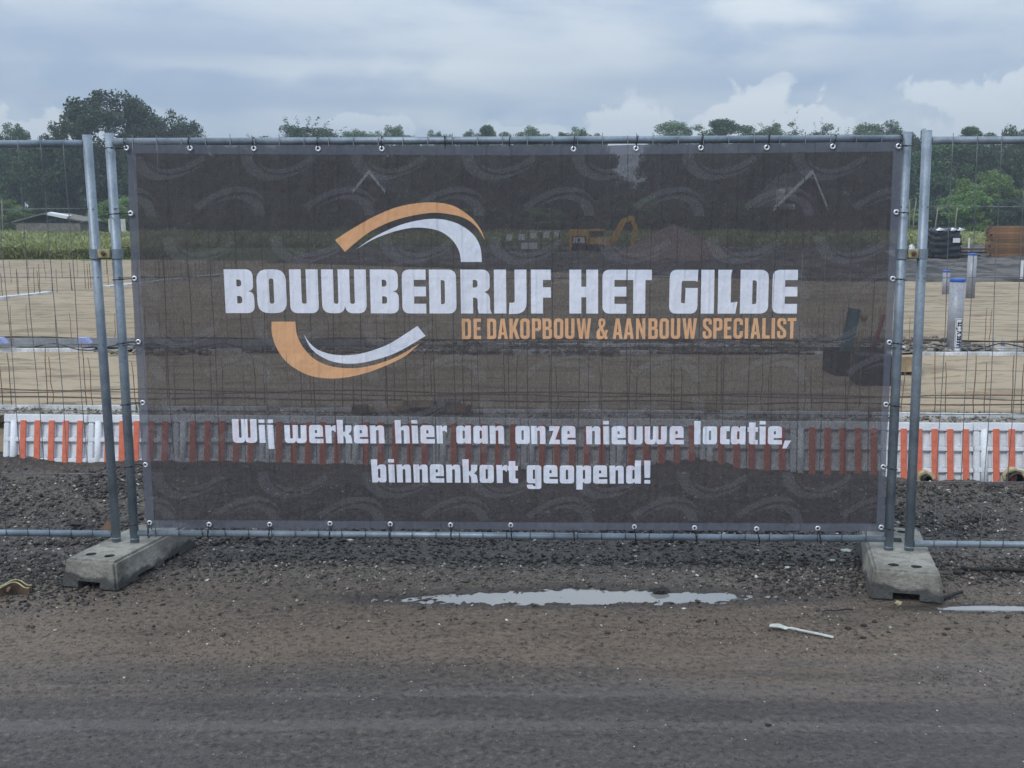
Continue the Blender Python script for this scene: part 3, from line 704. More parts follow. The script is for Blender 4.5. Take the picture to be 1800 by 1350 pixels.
MG = {  # message letters, x-height 31.5
 'W': (43, [[(p[0]*43/78.5, p[1]*41.7/77, *[q*.5 for q in p[2:]]) for p in HG['W'][1][0]]]),
 'i': (11, [[(0,31.5),(10.8,31.5),(11.3,0),(.8,0)], [(0,41),(10.5,41),(10.5,35),(0,35)]]),
 'j': (11, [[(0,31.5),(10.8,31.5),(11.6,-10.5),(1,-10.5)], [(0,41),(10.5,41),(10.5,35),(0,35)]]),
 'w': (39, [[(0,31.5),(9.8,31.5),(9.8,8,2.2),(14.6,8,2.2),(14.6,31.5),(24,31.5),(24,8,2.2),(28.8,8,2.2),(28.8,31.5),(39,31.5),(39,0,7),(20.8,0,5),(20,6),(19.2,0,5),(0.5,0,7)]]),
 'e': (25, [[(25,0),(0,0,5),(0,32,6),(24.3,32,6),(24.6,11.3),(10.3,11.3),(10.3,7.7),(25,7.7)], [(10.3,23.3,2),(14.2,23.3,2),(14.2,17.7),(10.3,17.7)]]),
 'r': (19, [[(0,31.5),(10,31.5),(10.3,28),(14,31.5,3),(18.8,31.5),(18.5,19.2),(13,23.3),(11,21),(11,0),(.8,0)]]),
 'k': (27, [[(0,41),(11,41),(11,20.5),(13.5,19.5),(15,23),(15,31.5),(26,31.5),(26,22,3),(20,16),(25,14,3),(27,0),(15.5,0),(15,9),(12.8,13),(11.2,13),(11.2,0),(1,0)]]),
 'n': (25.5, [[(0,31.5),(10,31.5),(10.5,28),(14,31.5,3),(25,31.5,5),(25.5,0),(15.5,0),(15.5,23.5,2),(10.8,23.5,2),(10.8,0),(.8,0)]]),
 'h': (26, [[(0,41),(10.5,41),(10.7,28),(14,31.5,3),(25.5,31.5,5),(26,0),(15.8,0),(15.8,23.5,2),(11.2,23.5,2),(11.2,0),(1,0)]]),
 'a': (25.7, [[(25.7,31.5),(16,31.5),(15,28),(12,31.5,3),(0,31.5,6),(0,0,5),(13,0,3),(15,3),(16,0),(25.7,0)], [(11,23,1.5),(15,23,1.5),(15,8.8,1.5),(11,8.8,1.5)]]),
 'o': (25, [[(0,31.5,5),(25,31.5,5),(25,0,5),(0,0,5)], [(10.6,24,1.8),(14.6,24,1.8),(14.6,7,1.8),(10.6,7,1.8)]]),
 'z': (20, [[(1,31.5),(20,31.5),(11.5,8),(20,7.5),(20,0),(0,0),(8.5,23.5),(1,23)]]),
 'u': (25.5, [[(0,31.5),(10.5,31.5),(10.5,7.5,2),(14.7,7.5,2),(14.7,31.5),(25.5,31.5),(25.5,0,6),(0,0,6)]]),
 'l': (11.5, [[(0,41),(11,41),(11.5,0),(.5,0)]]),
 'c': (17, [[(17,31.5),(17,23),(11,23),(11,9),(17,8.5),(17,0),(0,0,5),(0,31.5,5)]]),
 't': (18.5, [[(2.5,38.5),(14,38.5),(14,30),(18.5,30),(18.5,22),(14,22),(14,8),(18.5,7.5),(18.5,0),(2.8,0,5),(2.5,22),(0,22),(0,30),(2.5,30)]]),
 ',': (15, [[(4,7),(15,7),(7,-7),(0,-7)]]),
 'b': (26.5, [[(0,40.5),(11,40.5),(11,28),(14,31.5,3),(26.5,31.5,5),(26.5,0,5),(15,0,3),(12,3),(11.5,0),(1.5,0)], [(12,24,1.8),(16,24,1.8),(16,8,1.8),(12,8,1.8)]]),
 'g': (25.5, [[(0,31.5,5),(25.5,31.5,5),(25.5,-10,5),(.5,-10,5),(0,-2.5),(10.5,-2.5),(11,-5),(15,-5),(15,0),(0,0,5)], [(10.6,24,1.8),(14.6,24,1.8),(14.6,7.5,1.8),(10.6,7.5,1.8)]]),
 'p': (26, [[(0,31.5),(10.5,31.5),(11.5,28.5),(14,31.5,3),(26,31.5,5),(26,0,5),(15,0,3),(11.3,3),(11,-10.5),(0,-10.5)], [(11.5,24,1.8),(15.5,24,1.8),(15.5,8,1.8),(11.5,8,1.8)]]),
 'd': (26, [[(26,40.5),(15.5,40.5),(15,28),(12,31.5,3),(0,31.5,6),(0,0,5),(12,0,3),(15,3),(15.5,0),(26,0)], [(11,24,1.8),(15,24,1.8),(15,8,1.8),(11,8,1.8)]]),
 '!': (11, [[(0,40.5),(11,40.5),(10.7,10),(1,10)], [(.8,6.3),(11,6.3),(11,0),(.8,0)]]),
 'v': (25, [[(0,31.5),(9.5,31.5),(12.5,10),(15.5,31.5),(25,31.5),(18.5,0),(6.5,0)]]),
}
TG = {  # condensed tagline capitals, height 36
 'D': (16, [[(0,36),(16,36,6),(16,0,6),(0,0)], [(5.5,30.5),(10.5,30.5,3),(10.5,5.5,3),(5.5,5.5)]]),
 'E': (13, [[(0,36),(13,36),(13,30.5),(5.8,30.5),(5.8,21),(12,21),(12,15.7),(5.8,15.7),(5.8,5.5),(13,5.5),(13,0),(0,0)]]),
 'A': (17.5, [[(5.5,36),(12,36),(17.5,0),(12,0),(11,7),(6.5,7),(5.5,0),(0,0)], [(7.2,12),(10.3,12),(8.8,27)]]),
 'K': (17.5, [[(0,36),(5.8,36),(5.8,21),(11,36),(17,36),(11,20),(17.5,0),(11.5,0),(7.5,13.5),(5.8,10),(5.8,0),(0,0)]]),
 'O': (16.5, [[(0,36,7),(16.5,36,7),(16.5,0,7),(0,0,7)], [(5.6,30.5,2.6),(10.9,30.5,2.6),(10.9,5.5,2.6),(5.6,5.5,2.6)]]),
 'P': (16, [[(0,36),(16,36,6),(16,14,6),(5.8,14),(5.8,0),(0,0)], [(5.8,31),(10.5,31,2),(10.5,19.3,2),(5.8,19.3)]]),
 'B': (16.5, [[(0,36),(15.7,36,6),(15.7,19.6,4),(13.5,18.8),(16.5,17.6,4),(16.5,0,6),(0,0)], [(5.8,31),(10.4,31,2),(10.4,21.5,2),(5.8,21.5)], [(5.8,16),(11,16,2),(11,5,2),(5.8,5)]]),
 'U': (16.5, [[(0,36),(5.7,36),(5.7,5.3,2.4),(10.8,5.3,2.4),(10.8,36),(16.5,36),(16.5,0,7),(0,0,7)]]),
 'W': (25.5, [[(0,36),(5.5,36),(8,12),(10.5,36),(15,36),(17.5,12),(20,36),(25.5,36),(21,0),(15,0),(12.8,20),(10.5,0),(4.5,0)]]),
 '&': (20, [[(3.5,36,6),(15.5,36,6),(15.5,24,5),(11.3,19.3),(14.6,12),(16.5,16.5),(20,15),(17.5,7),(20,1),(15.5,-.5),(13.8,2.5),(9,-1,4),(0,-.5,6),(0,14,4),(5.2,19.5),(3.5,25,3)],
        [(8,31.5),(11,31.5),(11.3,26.5),(9.4,22.8),(7.8,26.5)], [(6,13),(7.5,15),(11.2,6.5),(9,4.8),(6,5.2,2)]]),
 'N': (16.5, [[(0,36),(5,36),(11.4,16),(11.4,36),(16.5,36),(16.5,0),(11.6,0),(5.1,21),(5.1,0),(0,0)]]),
 'S': (16, [[(16,25),(10.6,25),(10.6,30.8,2.5),(5.5,30.8,2.5),(5.5,24.5,2),(16,14,4),(16,0,7),(0,0,7),(0,13),(5.4,13),(5.4,5.2,2.5),(10.6,5.2,2.5),(10.6,11.5,2),(0,22,4),(0,36,7),(16,36,7)]]),
 'C': (16.5, [[(16.5,24),(11,24),(11,30.5,2.6),(5.6,30.5,2.6),(5.6,5.5,2.6),(11,5.5,2.6),(11,13),(16.5,13),(16.5,0,7),(0,0,7),(0,36,7),(16.5,36,7)]]),
 'I': (6, [[(0,36),(6,36),(6,0),(0,0)]]),
 'L': (13.5, [[(0,36),(5.8,36),(5.8,5.5),(13.5,5.5),(13.5,0),(0,0)]]),
 'T': (15.5, [[(0,36),(15.5,36),(15.5,30.5),(10.6,30.5),(10.6,0),(4.9,0),(4.9,30.5),(0,30.5)]]),
}
VPX, VPL = 1019.0, 12800.0
def place(G, ch, x0, base, w=None, h2=38):
    gw, cs = G[ch]; sx = 1 if w is None else w / gw; out = []
    for c in cs:
        pts = []
        for gx, gy in rpoly(c):
            xx = x0 + gx * sx; pts.append((xx - (gy - h2) * (VPX - xx) / VPL, base(xx) - gy))
        out.append(pts)
    return out
head = []
hb = lambda x: 550.4 + (x - 400) * .0010
for ch, a, b in (('B',394.8,446),('O',451.3,502.8),('U',509,559.2),('W',565.3,644),('B',651,701),('E',707,749),('D',754.7,802.2),('R',810,863.5),('I',868.5,889.8),
                 ('J',894.5,925.5),('F',933.3,968.3),('H',1000.8,1051.3),('E',1059,1101),('T',1103,1145.5),('G',1176.2,1227),('I',1232.3,1255.5),('L',1262.2,1297),('D',1301.5,1351.3),('E',1358.3,1402.5)):
    head.append(place(HG, ch, a, hb, b - a, 38))
tagl = []
tb = lambda x: 595.8 - (x - 812) * .0010
for ch, a in zip('DEDAKOPBOUW&AANBOUWSPECIALIST', (812,832.7,856.3,875,895.6,914.5,935,953.8,973.6,993.3,1013.6,1048.5,1076.8,1096.3,1117.7,1139.6,1159,1179.2,1199.4,1235.2,1253.8,1272.8,1289.5,1309.6,1319.6,1340.3,1356.6,1366.6,1384.7)):
    tagl.append(place(TG, ch, a, tb, None, 18))
msg = []
b1 = lambda x: 778.8 + (x - 408) * .0027
for ch, a in zip('Wijwerkenhieraanonzenieuwelocatie,', (408,454.5,469.5,499.5,543,571.5,592,622,650,694,723.5,739,767,802,832,860.5,906,933.5,964.5,987,1030,1060,1075,1104,1133,1177,1220,1235.5,1266,1285,1314,1335,1350,1376)):
    msg.append(place(MG, ch, a, b1, None, 16))
b2 = lambda x: 848 + (x - 652) * .0037
for ch, a in zip('binnenkortgeopend!', (652.5,682.5,697,726.5,755.5,784,813,843,872.5,892,926,955.5,984,1013,1042.5,1071,1100.5,1132)):
    msg.append(place(MG, ch, a, b2, None, 16))
def catmull(pts, seg=6):
    """pts: list of (x,y[,1]) ; third item marks a sharp corner"""
    n = len(pts); out = []
    for i in range(n):
        p1, p2 = pts[i], pts[(i + 1) % n]; p0 = pts[i - 1] if len(p1) == 2 else p1; p3 = pts[(i + 2) % n] if len(p2) == 2 else p2
        for k in range(seg):
            t = k / seg
            out.append(tuple(.5 * (2 * p1[j] + (-p0[j] + p2[j]) * t + (2 * p0[j] - 5 * p1[j] + 4 * p2[j] - p3[j]) * t * t + (-p0[j] + 3 * p1[j] - 3 * p2[j] + p3[j]) * t ** 3) for j in (0, 1)))
    return out
SWr = {
 'to': [(722,352,1),(830,283),(960,210),(1110,150),(1280,124),(1430,140),(1540,205),(1605,280),(1636,355,1),(1590,280),(1520,224),(1430,197),(1300,188),(1110,225),(960,288),(860,358),(783,425,1)],
 'tw': [(850,410,1),(960,335),(1110,265),(1250,230),(1370,226),(1480,258),(1565,320),(1607,395),(1617,486,1),(1490,486,1),(1480,425),(1440,356),(1370,303),(1280,280),(1180,280),(1060,308),(950,352)],
 'bo': [(335,850,1),(480,850,1),(490,930),(530,1010),(600,1080),(700,1122),(830,1133),(960,1113),(1100,1062),(1240,980,1),(1150,1058),(1000,1130),(850,1178),(700,1196),(560,1176),(440,1108),(370,1020),(338,930)],
 'bw': [(530,925,1),(570,982),(620,1022),(700,1048),(800,1054),(920,1034),(1060,980),(1225,875,1),(1275,935,1),(1100,1036),(950,1086),(830,1105),(720,1096),(630,1058),(570,1005)],
}
def sw(k, seg=6): return [(380 + x / 3.4615, 320 + y / 3.4615) for x, y in catmull(SWr[k], seg)]

# ================================================================== fence
YAW = -.039; F0 = Vector((-.033, 4.892, 0)); Fd = Vector((math.cos(YAW), math.sin(YAW), 0)); Fn = Vector((Fd.y, -Fd.x, 0))  # Fn: to camera
def fpt(px, py, off=0.0):
    d = ray(px, py); P = F0 + Fn * off; t = (P - Vector((0, 0, CAMH))).dot(Fn) / d.dot(Fn)
    return Vector((0, 0, CAMH)) + d * t
def fence_panel(label, Ltop, Lbot, Rtop, Rbot, rail_t, rail_b, hrows, nw, group, couplers=(True, True), vis=None):
    """all arguments are points (Vectors); rails given as (left,right) pairs"""
    root = empty('mesh_fence', (Lbot + Rbot) / 2, 0, label, 'fence panel', group); c = root.location.copy(); c.z = 0; root.location = c
    def part(name, pts, r, mat, seg=12):
        bm = bmesh.new(); tube(bm, [p - c for p in pts], r, seg); return from_bm(name, bm, mat, root)
    for a, b in ((Ltop, Lbot), (Rtop, Rbot)):
        part('post', [a, b + Vector((0, 0, -.05))], .0205, M['galv'], 16)
        bm = bmesh.new(); tube(bm, [b - c + Vector((0, 0, .004)), b - c + Vector((0, 0, .008))], .022, 14)
        from_bm('weld_ring', bm, M['galv'], root)
    pd = (Rtop - Ltop).normalized()
    part('top_rail', [rail_t[0] + pd * .018, rail_t[1] - pd * .018], .0165, M['galv'])
    part('bottom_rail', [rail_b[0] + pd * .018, rail_b[1] - pd * .018], .0155, M['galv'])
    rr = random.Random(nw)
    fr = Fn * .0185
    for k in range(1, nw):
        t = k / nw; a = rail_t[0].lerp(rail_t[1], t); b = rail_b[0].lerp(rail_b[1], t)
        a = a + Vector((0, 0, .030 if (k % 3) else .018)); b = b - Vector((0, 0, .014)); n_ = 15; bow = rr.uniform(-.010, .010); ph = rr.uniform(0, 6); pts = []
        for q in range(n_):
            u = q / (n_ - 1); pts.append(a.lerp(b, u) + fr + pd * (bow * math.sin(PI * u) + .0045 * math.sin(u * 9 + ph) * math.sin(PI * u)))
        part('vertical_wire', pts, .0017, M['wire'], 5)
    for (l, r) in hrows:
        pts = []
        for q in range(21):
            u = q / 20; pts.append(l.lerp(r, u) + Fn * .0145 + Vector((0, 0, .003 * math.sin(u * 11 + l.z * 9))))
        part('horizontal_wire', pts, .0019, M['wire'], 5)
        for e in (l, r): 
            part('wire_end', [e + Fn * .0145 - pd * .014, e + Fn * .0185 + pd * .014], .0026, M['wire'], 5)
    return root
Lt, Lb, Rt, Rb = fpt(192, 234), fpt(237, 948), fpt(1594, 232), fpt(1562, 963)
fence_panel('middle steel mesh fence panel carrying the big dark banner', Lt, Lb, Rt, Rb,
            (fpt(193, 249.5), fpt(1593, 244)), (fpt(236, 936.5), fpt(1563, 947)),
            [(fpt(200.5, 367), fpt(1588, 364)), (fpt(208, 487), fpt(1582, 489)), (fpt(215, 606), fpt(1577, 611)), (fpt(222.5, 722), fpt(1572, 728)), (fpt(230, 833), fpt(1567, 842))],
            32, 'mesh fence panels')
def shift_left(p): return p - Fd * 3.46
lt, lb = fpt(153, 237, -.004), fpt(205, 947, -.004)
L2t, L2b = lt - Fd * 3.46 + Vector((0, 0, .01)), lb - Fd * 3.46 + Vector((0, 0, .01))
def lp(px, py, o=-.004): return fpt(px, py, o)
hl = [(367.5, 162), (487, 171), (606, 180), (720, 188), (833, 197)]
fence_panel('left steel mesh fence panel, cut by the left picture edge', L2t, L2b, lt, lb,
            (lp(154, 252.5) - Fd * 3.46 + Vector((0, 0, .0)), lp(154, 252.5)), (lp(204, 938.5) - Fd * 3.46 , lp(204, 938.5)),
            [(lp(x, y) - Fd * 3.46, lp(x, y)) for y, x in hl], 34, 'mesh fence panels')
rt, rb = fpt(1630, 229, .004), fpt(1598, 963, .004)
hr = [(363.5, 1624), (488, 1618), (609.5, 1613), (728, 1608), (844, 1603)]
fence_panel('right steel mesh fence panel, cut by the right picture edge', rt, rb, rt + Fd * 3.46, rb + Fd * 3.46,
            (fpt(1630, 247, .004), fpt(1630, 247, .004) + Fd * 3.46), (fpt(1599, 955.5, .004), fpt(1599, 955.5, .004) + Fd * 3.46),
            [(fpt(x, y, .004), fpt(x, y, .004) + Fd * 3.46) for y, x in hr], 34, 'mesh fence panels')

# couplers joining neighbouring posts
def coupler(pc, sep, label, seed):
    root = empty('fence_coupler', pc, YAW, label, 'fence clamp')
    bm = bmesh.new()
    for s in (-1, 1):
        seg = 14; cx = s * sep / 2; ri, ro, h = .0215, .0265, .021
        rg = []
        for k in range(seg + 1):
            a = PI * 2 * k / seg; rg.append([bm.verts.new((cx + r_ * math.cos(a), r_ * math.sin(a), z)) for r_, z in ((ri, -h), (ro, -h), (ro, h), (ri, h))])
        for a, b in zip(rg[:-1], rg[1:]):
            for q in range(4): bm.faces.new((a[q], b[q], b[(q + 1) % 4], a[(q + 1) % 4]))
    bmesh.ops.remove_doubles(bm, verts=bm.verts, dist=1e-5)
    from_bm('clamp_band', bm, M['galv'], root)
    bm = bmesh.new(); w = sep / 2 - .023
    vs = box(bm, -w, w, -.030, -.012, -.016, .020, jit=.0015); bevel(bm, .004, 2); from_bm('clamp_plate', bm, M['paleyellow'], root)
    bm = bmesh.new(); vs = box(bm, -w, w, .010, .026, -.022, .014, jit=.001); bevel(bm, .004); from_bm('rear_plate', bm, M['rustdark'], root)
    bm = bmesh.new(); tube(bm, [(0, -.046, .002), (0, .034, .002)], .005, 8); tube(bm, [(0, -.040, .002), (0, -.031, .002)], .0105, 6)
    from_bm('bolt', bm, M['rustdark'], root)
pL = (fpt(168, 446), fpt(206, 446)); coupler((pL[0] + pL[1]) / 2, (pL[1] - pL[0]).length, 'worn yellow clamp joining the two left fence posts', 1)
pR = (fpt(1584.5, 446), fpt(1620, 446)); coupler((pR[0] + pR[1]) / 2, (pR[1] - pR[0]).length, 'worn yellow clamp joining the two right fence posts', 2)

# ------------------------------------------------------------------ banner
BOFF = .027
banner = empty('banner', F0 + Vector((0, 0, 0)), 0, 'dark see-through mesh banner with orange and white company print tied to the fence', 'banner')
BO = F0 + Fn * BOFF
def s_t(px, py):
    p = fpt(px, py, BOFF) - BO; return (p.dot(Fd), p.z)
def wob(s, t):
    return .0045 * math.sin(s * 2.3 + t * 1.1) + .0025 * math.sin(s * 5.7 - t * 2.9 + 1) + .002 * math.sin(t * 7.1 + s * 1.3) 
from mathutils.geometry import delaunay_2d_cdt
def inside(P, contours):
    """even-odd test of points P (n,2) against all contours"""
    x, y = P[:, 0], P[:, 1]; c = np.zeros(len(P), bool)
    for ct in contours:
        A = np.array(ct); B = np.roll(A, 1, 0)
        if len(P) > 400:
            lo, hi = A.min(0), A.max(0); sel = np.where((y >= lo[1]) & (y <= hi[1]) & (x <= hi[0]))[0]
        else: sel = np.arange(len(P))
        if not len(sel): continue
        xs1, ys1 = x[sel][:, None], y[sel][:, None]
        cr = ((A[:, 1] > ys1) != (B[:, 1] > ys1)) & (xs1 < (B[:, 0] - A[:, 0]) * (ys1 - A[:, 1]) / (B[:, 1] - A[:, 1] + 1e-15) + A[:, 0])
        c[sel] ^= (cr.sum(1) % 2).astype(bool)
    return c
def cdt_fill(contours, step=None, minus=()):
    vs, es = [], []
    for ct in list(contours) + list(minus):
        q = []
        for p in ct:
            if not q or (abs(p[0] - q[-1][0]) + abs(p[1] - q[-1][1])) > 2e-5: q.append(p)
        if abs(q[0][0] - q[-1][0]) + abs(q[0][1] - q[-1][1]) < 2e-5: q.pop()
        b = len(vs); vs += [Vector(p) for p in q]; es += [(b + k, b + (k + 1) % len(q)) for k in range(len(q))]
    if step:
        a = np.array([v[:] for v in vs]); lo, hi = a.min(0), a.max(0)
        gx = np.arange(math.ceil(lo[0] / step), math.floor(hi[0] / step) + 1) * step; gy = np.arange(math.ceil(lo[1] / step), math.floor(hi[1] / step) + 1) * step
        vs += [Vector((x, y)) for x in gx for y in gy]
    V, _, F, _, _, _ = delaunay_2d_cdt(vs, es, [], 0, 1e-6)
    V = np.array([v[:] for v in V]); F = np.array([f for f in F if len(f) == 3])
    if not len(F): return V, F
    cen = V[F].mean(1); keep = inside(cen, contours)
    for m_ in minus: keep &= ~inside(cen, [m_])
    return V, F[keep]
def curve_mesh(name, contours, mat, off=0.0, parent=banner, minus=()):
    V, F = cdt_fill(contours, .06, minus)
    if not len(F): return None
    if minus:      # letters may cut a faint emblem into separate pieces
        par = list(range(len(V)))
        def fd(a):
            while par[a] != a: par[a] = par[par[a]]; a = par[a]
            return a
        for f in F:
            a, b, c = (fd(int(i)) for i in f); par[b] = a; par[fd(c)] = fd(a)
        groups = {}
        for f in F: groups.setdefault(fd(int(f[0])), []).append(f)
        for fs in groups.values():
            ar = sum(abs((V[f[1]][0] - V[f[0]][0]) * (V[f[2]][1] - V[f[0]][1]) - (V[f[2]][0] - V[f[0]][0]) * (V[f[1]][1] - V[f[0]][1])) for f in fs) / 2
            if ar > 6e-5: banner_piece(name, V, fs, mat, off, parent)
        return None
    return banner_piece(name, V, F, mat, off, parent)
def banner_piece(name, V, F, mat, off, parent):
    me = bpy.data.meshes.new(name)
    pts = [((BO + Fd * s + Fn * (off + wob(s, t))), t) for s, t in V]; pts = [(p.x - F0.x, p.y - F0.y, t) for p, t in pts]
    me.from_pydata(pts, [], [tuple(int(i) for i in f) for f in F])
    bm = bmesh.new(); bm.from_mesh(me); bpy.data.meshes.remove(me)
    for v in [v for v in bm.verts if not v.link_faces]: bm.verts.remove(v)
    bm.normal_update()
    if sum(f.normal.dot(Fn) * f.calc_area() for f in bm.faces) < 0: bmesh.ops.reverse_faces(bm, faces=bm.faces)
    return from_bm(name, bm, mat, parent, True)
def conv(c): return [s_t(*p) for p in c]
def meshfabric(name, col, T, rough=.6, var=.25, fine=True):
    k = NM(name, col, rough, 0, .35)
    sp_ = k.n('ShaderNodeSeparateXYZ'); k.l(k.co(), sp_.inputs[0]); sx__ = sp_.outputs[0]
    f = k.noise(3, 4, .5); g = k.noise(240, 2, .5, sc=(1, 1, .3))
    c = k.mix(var, col, k.ramp(f, [(.3, .45), (.7, 1.0)]), 'MULTIPLY'); k.base(c)
    k.bump(k.math('ADD', k.noise(5, 4, .55, sc=(1.6, 1, .45)), k.math('ADD', k.math('MULTIPLY', k.noise(26, 2, .5), .12), k.math('MULTIPLY', k.math('POWER', k.math('MAXIMUM', k.math('SINE', k.math('MULTIPLY', sx__, 58.1)), 0.0), 10.0), .10))), .75, .035)
    tr = k.n('ShaderNodeBsdfTransparent'); ms = k.n('ShaderNodeMixShader')
    fac = k.n('ShaderNodeMapRange'); k.l(g, fac.inputs[0]); fac.inputs[1].default_value = .3; fac.inputs[2].default_value = .7
    fac.inputs[3].default_value = T * .65; fac.inputs[4].default_value = T * 1.35
    k.l(fac.outputs[0], ms.inputs[0]); k.l(k.b.outputs[0], ms.inputs[1]); k.l(tr.outputs[0], ms.inputs[2]); k.l(ms.outputs[0], k.out.inputs[0])
    return k.m
M['mesh'] = meshfabric('banner_mesh_fabric', (.061, .054, .057), .17, var=.12)
M['hem'] = meshfabric('banner_hem_fabric', (.118, .124, .155), .15, var=.12)
M['printwhite'] = meshfabric('banner_white_print', (.82, .84, .93), .13, .6, .03)
M['printorange'] = meshfabric('banner_orange_print', (.80, .42, .21), .10, .6, .05)
k = NM('banner_faint_print', (.42, .42, .46), .6, 0, .3); tr = k.n('ShaderNodeBsdfTransparent'); ms = k.n('ShaderNodeMixShader'); ms.inputs[0].default_value = .92
k.l(k.b.outputs[0], ms.inputs[1]); k.l(tr.outputs[0], ms.inputs[2]); k.l(ms.outputs[0], k.out.inputs[0]); M['wmark'] = k.m
outer_top = [(221, 252.5), (334, 253.5), (446, 254), (559, 254.5), (671, 255), (782, 255.5), (895, 255.5), (1008, 255), (1118, 254), (1232, 252.5), (1348, 251), (1464, 249.5), (1588, 248)]
outer_right = [(1582, 373), (1575, 490), (1569, 602), (1563, 711), (1558, 821), (1556, 934.5)]
outer_bot = [(1437, 934), (1330, 933), (1221, 932.5), (1115, 932), (1007, 931.5), (898, 931), (792, 930.5), (686, 930), (580, 929.5), (474, 929), (367, 929), (258, 928.5)]
outer_left = [(250, 817), (243, 708), (237, 601), (231, 490), (225, 375)]
def scallop(pts, nxt, amp):
    out = []
    allp = pts + [nxt]
    for i in range(len(pts)):
        a, b = Vector(allp[i]), Vector(allp[i + 1]); d = b - a; n_ = Vector((-d.y, d.x)).normalized()
        for k in range(5):
            t = k / 5; q = a.lerp(b, t) + n_ * amp * math.sin(PI * t); out.append((q.x, q.y))
    return out
out_px = scallop(outer_top, outer_right[0], 1.2)[:-5] + [outer_top[-1]] + scallop(outer_right, outer_bot[0], 1.0)[:-5] + [outer_right[-1]] + scallop(outer_bot, outer_left[0], .8)[:-5] + [outer_bot[-1]] + scallop(outer_left, outer_top[0], 1.0)
inn_px = [(237, 269), (446, 271), (671, 272), (895, 273), (1118, 271), (1348, 268.5), (1571, 266), (1561.5, 490), (1550, 711), (1541.5, 921), (1330, 919.5), (1115, 918.5), (898, 917.5), (686, 916.5), (474, 915), (271, 914), (259.5, 708), (247.5, 490)]
holes = [conv(c) for g in head + tagl + msg for c in g] + [conv(sw(k)) for k in SWr]
curve_mesh('mesh_fabric', [conv(inn_px)] + holes, M['mesh'])
curve_mesh('hem', [conv(out_px), conv(inn_px)], M['hem'])
def letters(name, gs, mat):
    for g in gs: curve_mesh(name, [conv(c) for c in g], mat)
letters('headline_letter', head, M['printwhite']); letters('tagline_letter', tagl, M['printorange']); letters('message_letter', msg, M['printwhite'])
for k, nm, mt in (('to', 'upper_orange_swoosh', 'printorange'), ('tw', 'upper_white_swoosh', 'printwhite'), ('bo', 'lower_orange_swoosh', 'printorange'), ('bw', 'lower_white_swoosh', 'printwhite')):
    curve_mesh(nm, [conv(sw(k))], M[mt])
# faint repeated emblem pattern
def clip_poly(poly, x0, x1, y0, y1):
    for ax, lim, sgn in ((0, x0, 1), (0, x1, -1), (1, y0, 1), (1, y1, -1)):
        out = []
        for i in range(len(poly)):
            a, b = poly[i - 1], poly[i]; da, db = (a[ax] - lim) * sgn, (b[ax] - lim) * sgn
            if (da >= 0) != (db >= 0):
                t = da / (da - db); out.append((a[0] + (b[0] - a[0]) * t, a[1] + (b[1] - a[1]) * t))
            if db >= 0: out.append(b)
        poly = out
        if len(poly) < 3: return None
    return poly
HB = [(conv(g[0]), None) for g in head + tagl + msg] + [(conv(sw(k)), None) for k in SWr]
HB = [(h, (np.array(h).min(0), np.array(h).max(0))) for h, _ in HB]
lo_s, lo_t = s_t(262, 917); hi_s, hi_t = s_t(1545, 270)
xl, xr = s_t(255, 700)[0], s_t(1552, 700)[0]
ROWS = [(y, ('to', 'tw'), 0) for y in (203, 350, 497, 642, 768, 893)] + [(y, ('bo', 'bw'), sh) for y, sh in ((295, -45), (442, 0), (590, -37), (725, -20), (855, -45))]
for cy, ks, sh in ROWS:
    for c_ in range(-3, 7):
        f = 1 - (cy - 350) * .000086; cx = 1019 + ((597 if ks[0] == 'to' else 537) + sh + 193 * c_ - 1019) * f; ctr = (720, 400) if ks[0] == 'to' else (612, 620)
        kk = .485 * f; cs = []
        for k in ks:
            pts = [(cx + (x - ctr[0]) * kk, cy + (y - ctr[1]) * kk) for x, y in sw(k, 4)]
            p = clip_poly([s_t(*q) for q in pts], xl, xr, s_t(900, 917)[1], s_t(900, 272)[1])
            if p and len(p) > 3: cs.append(p)
        for c in cs:
            a = np.array(c); lo, hi = a.min(0), a.max(0)
            near = [h for h, (hl_, hh_) in HB if hl_[0] < hi[0] and hh_[0] > lo[0] and hl_[1] < hi[1] and hh_[1] > lo[1]]
            curve_mesh('faint_emblem', [c], M['wmark'], .0012, minus=near)

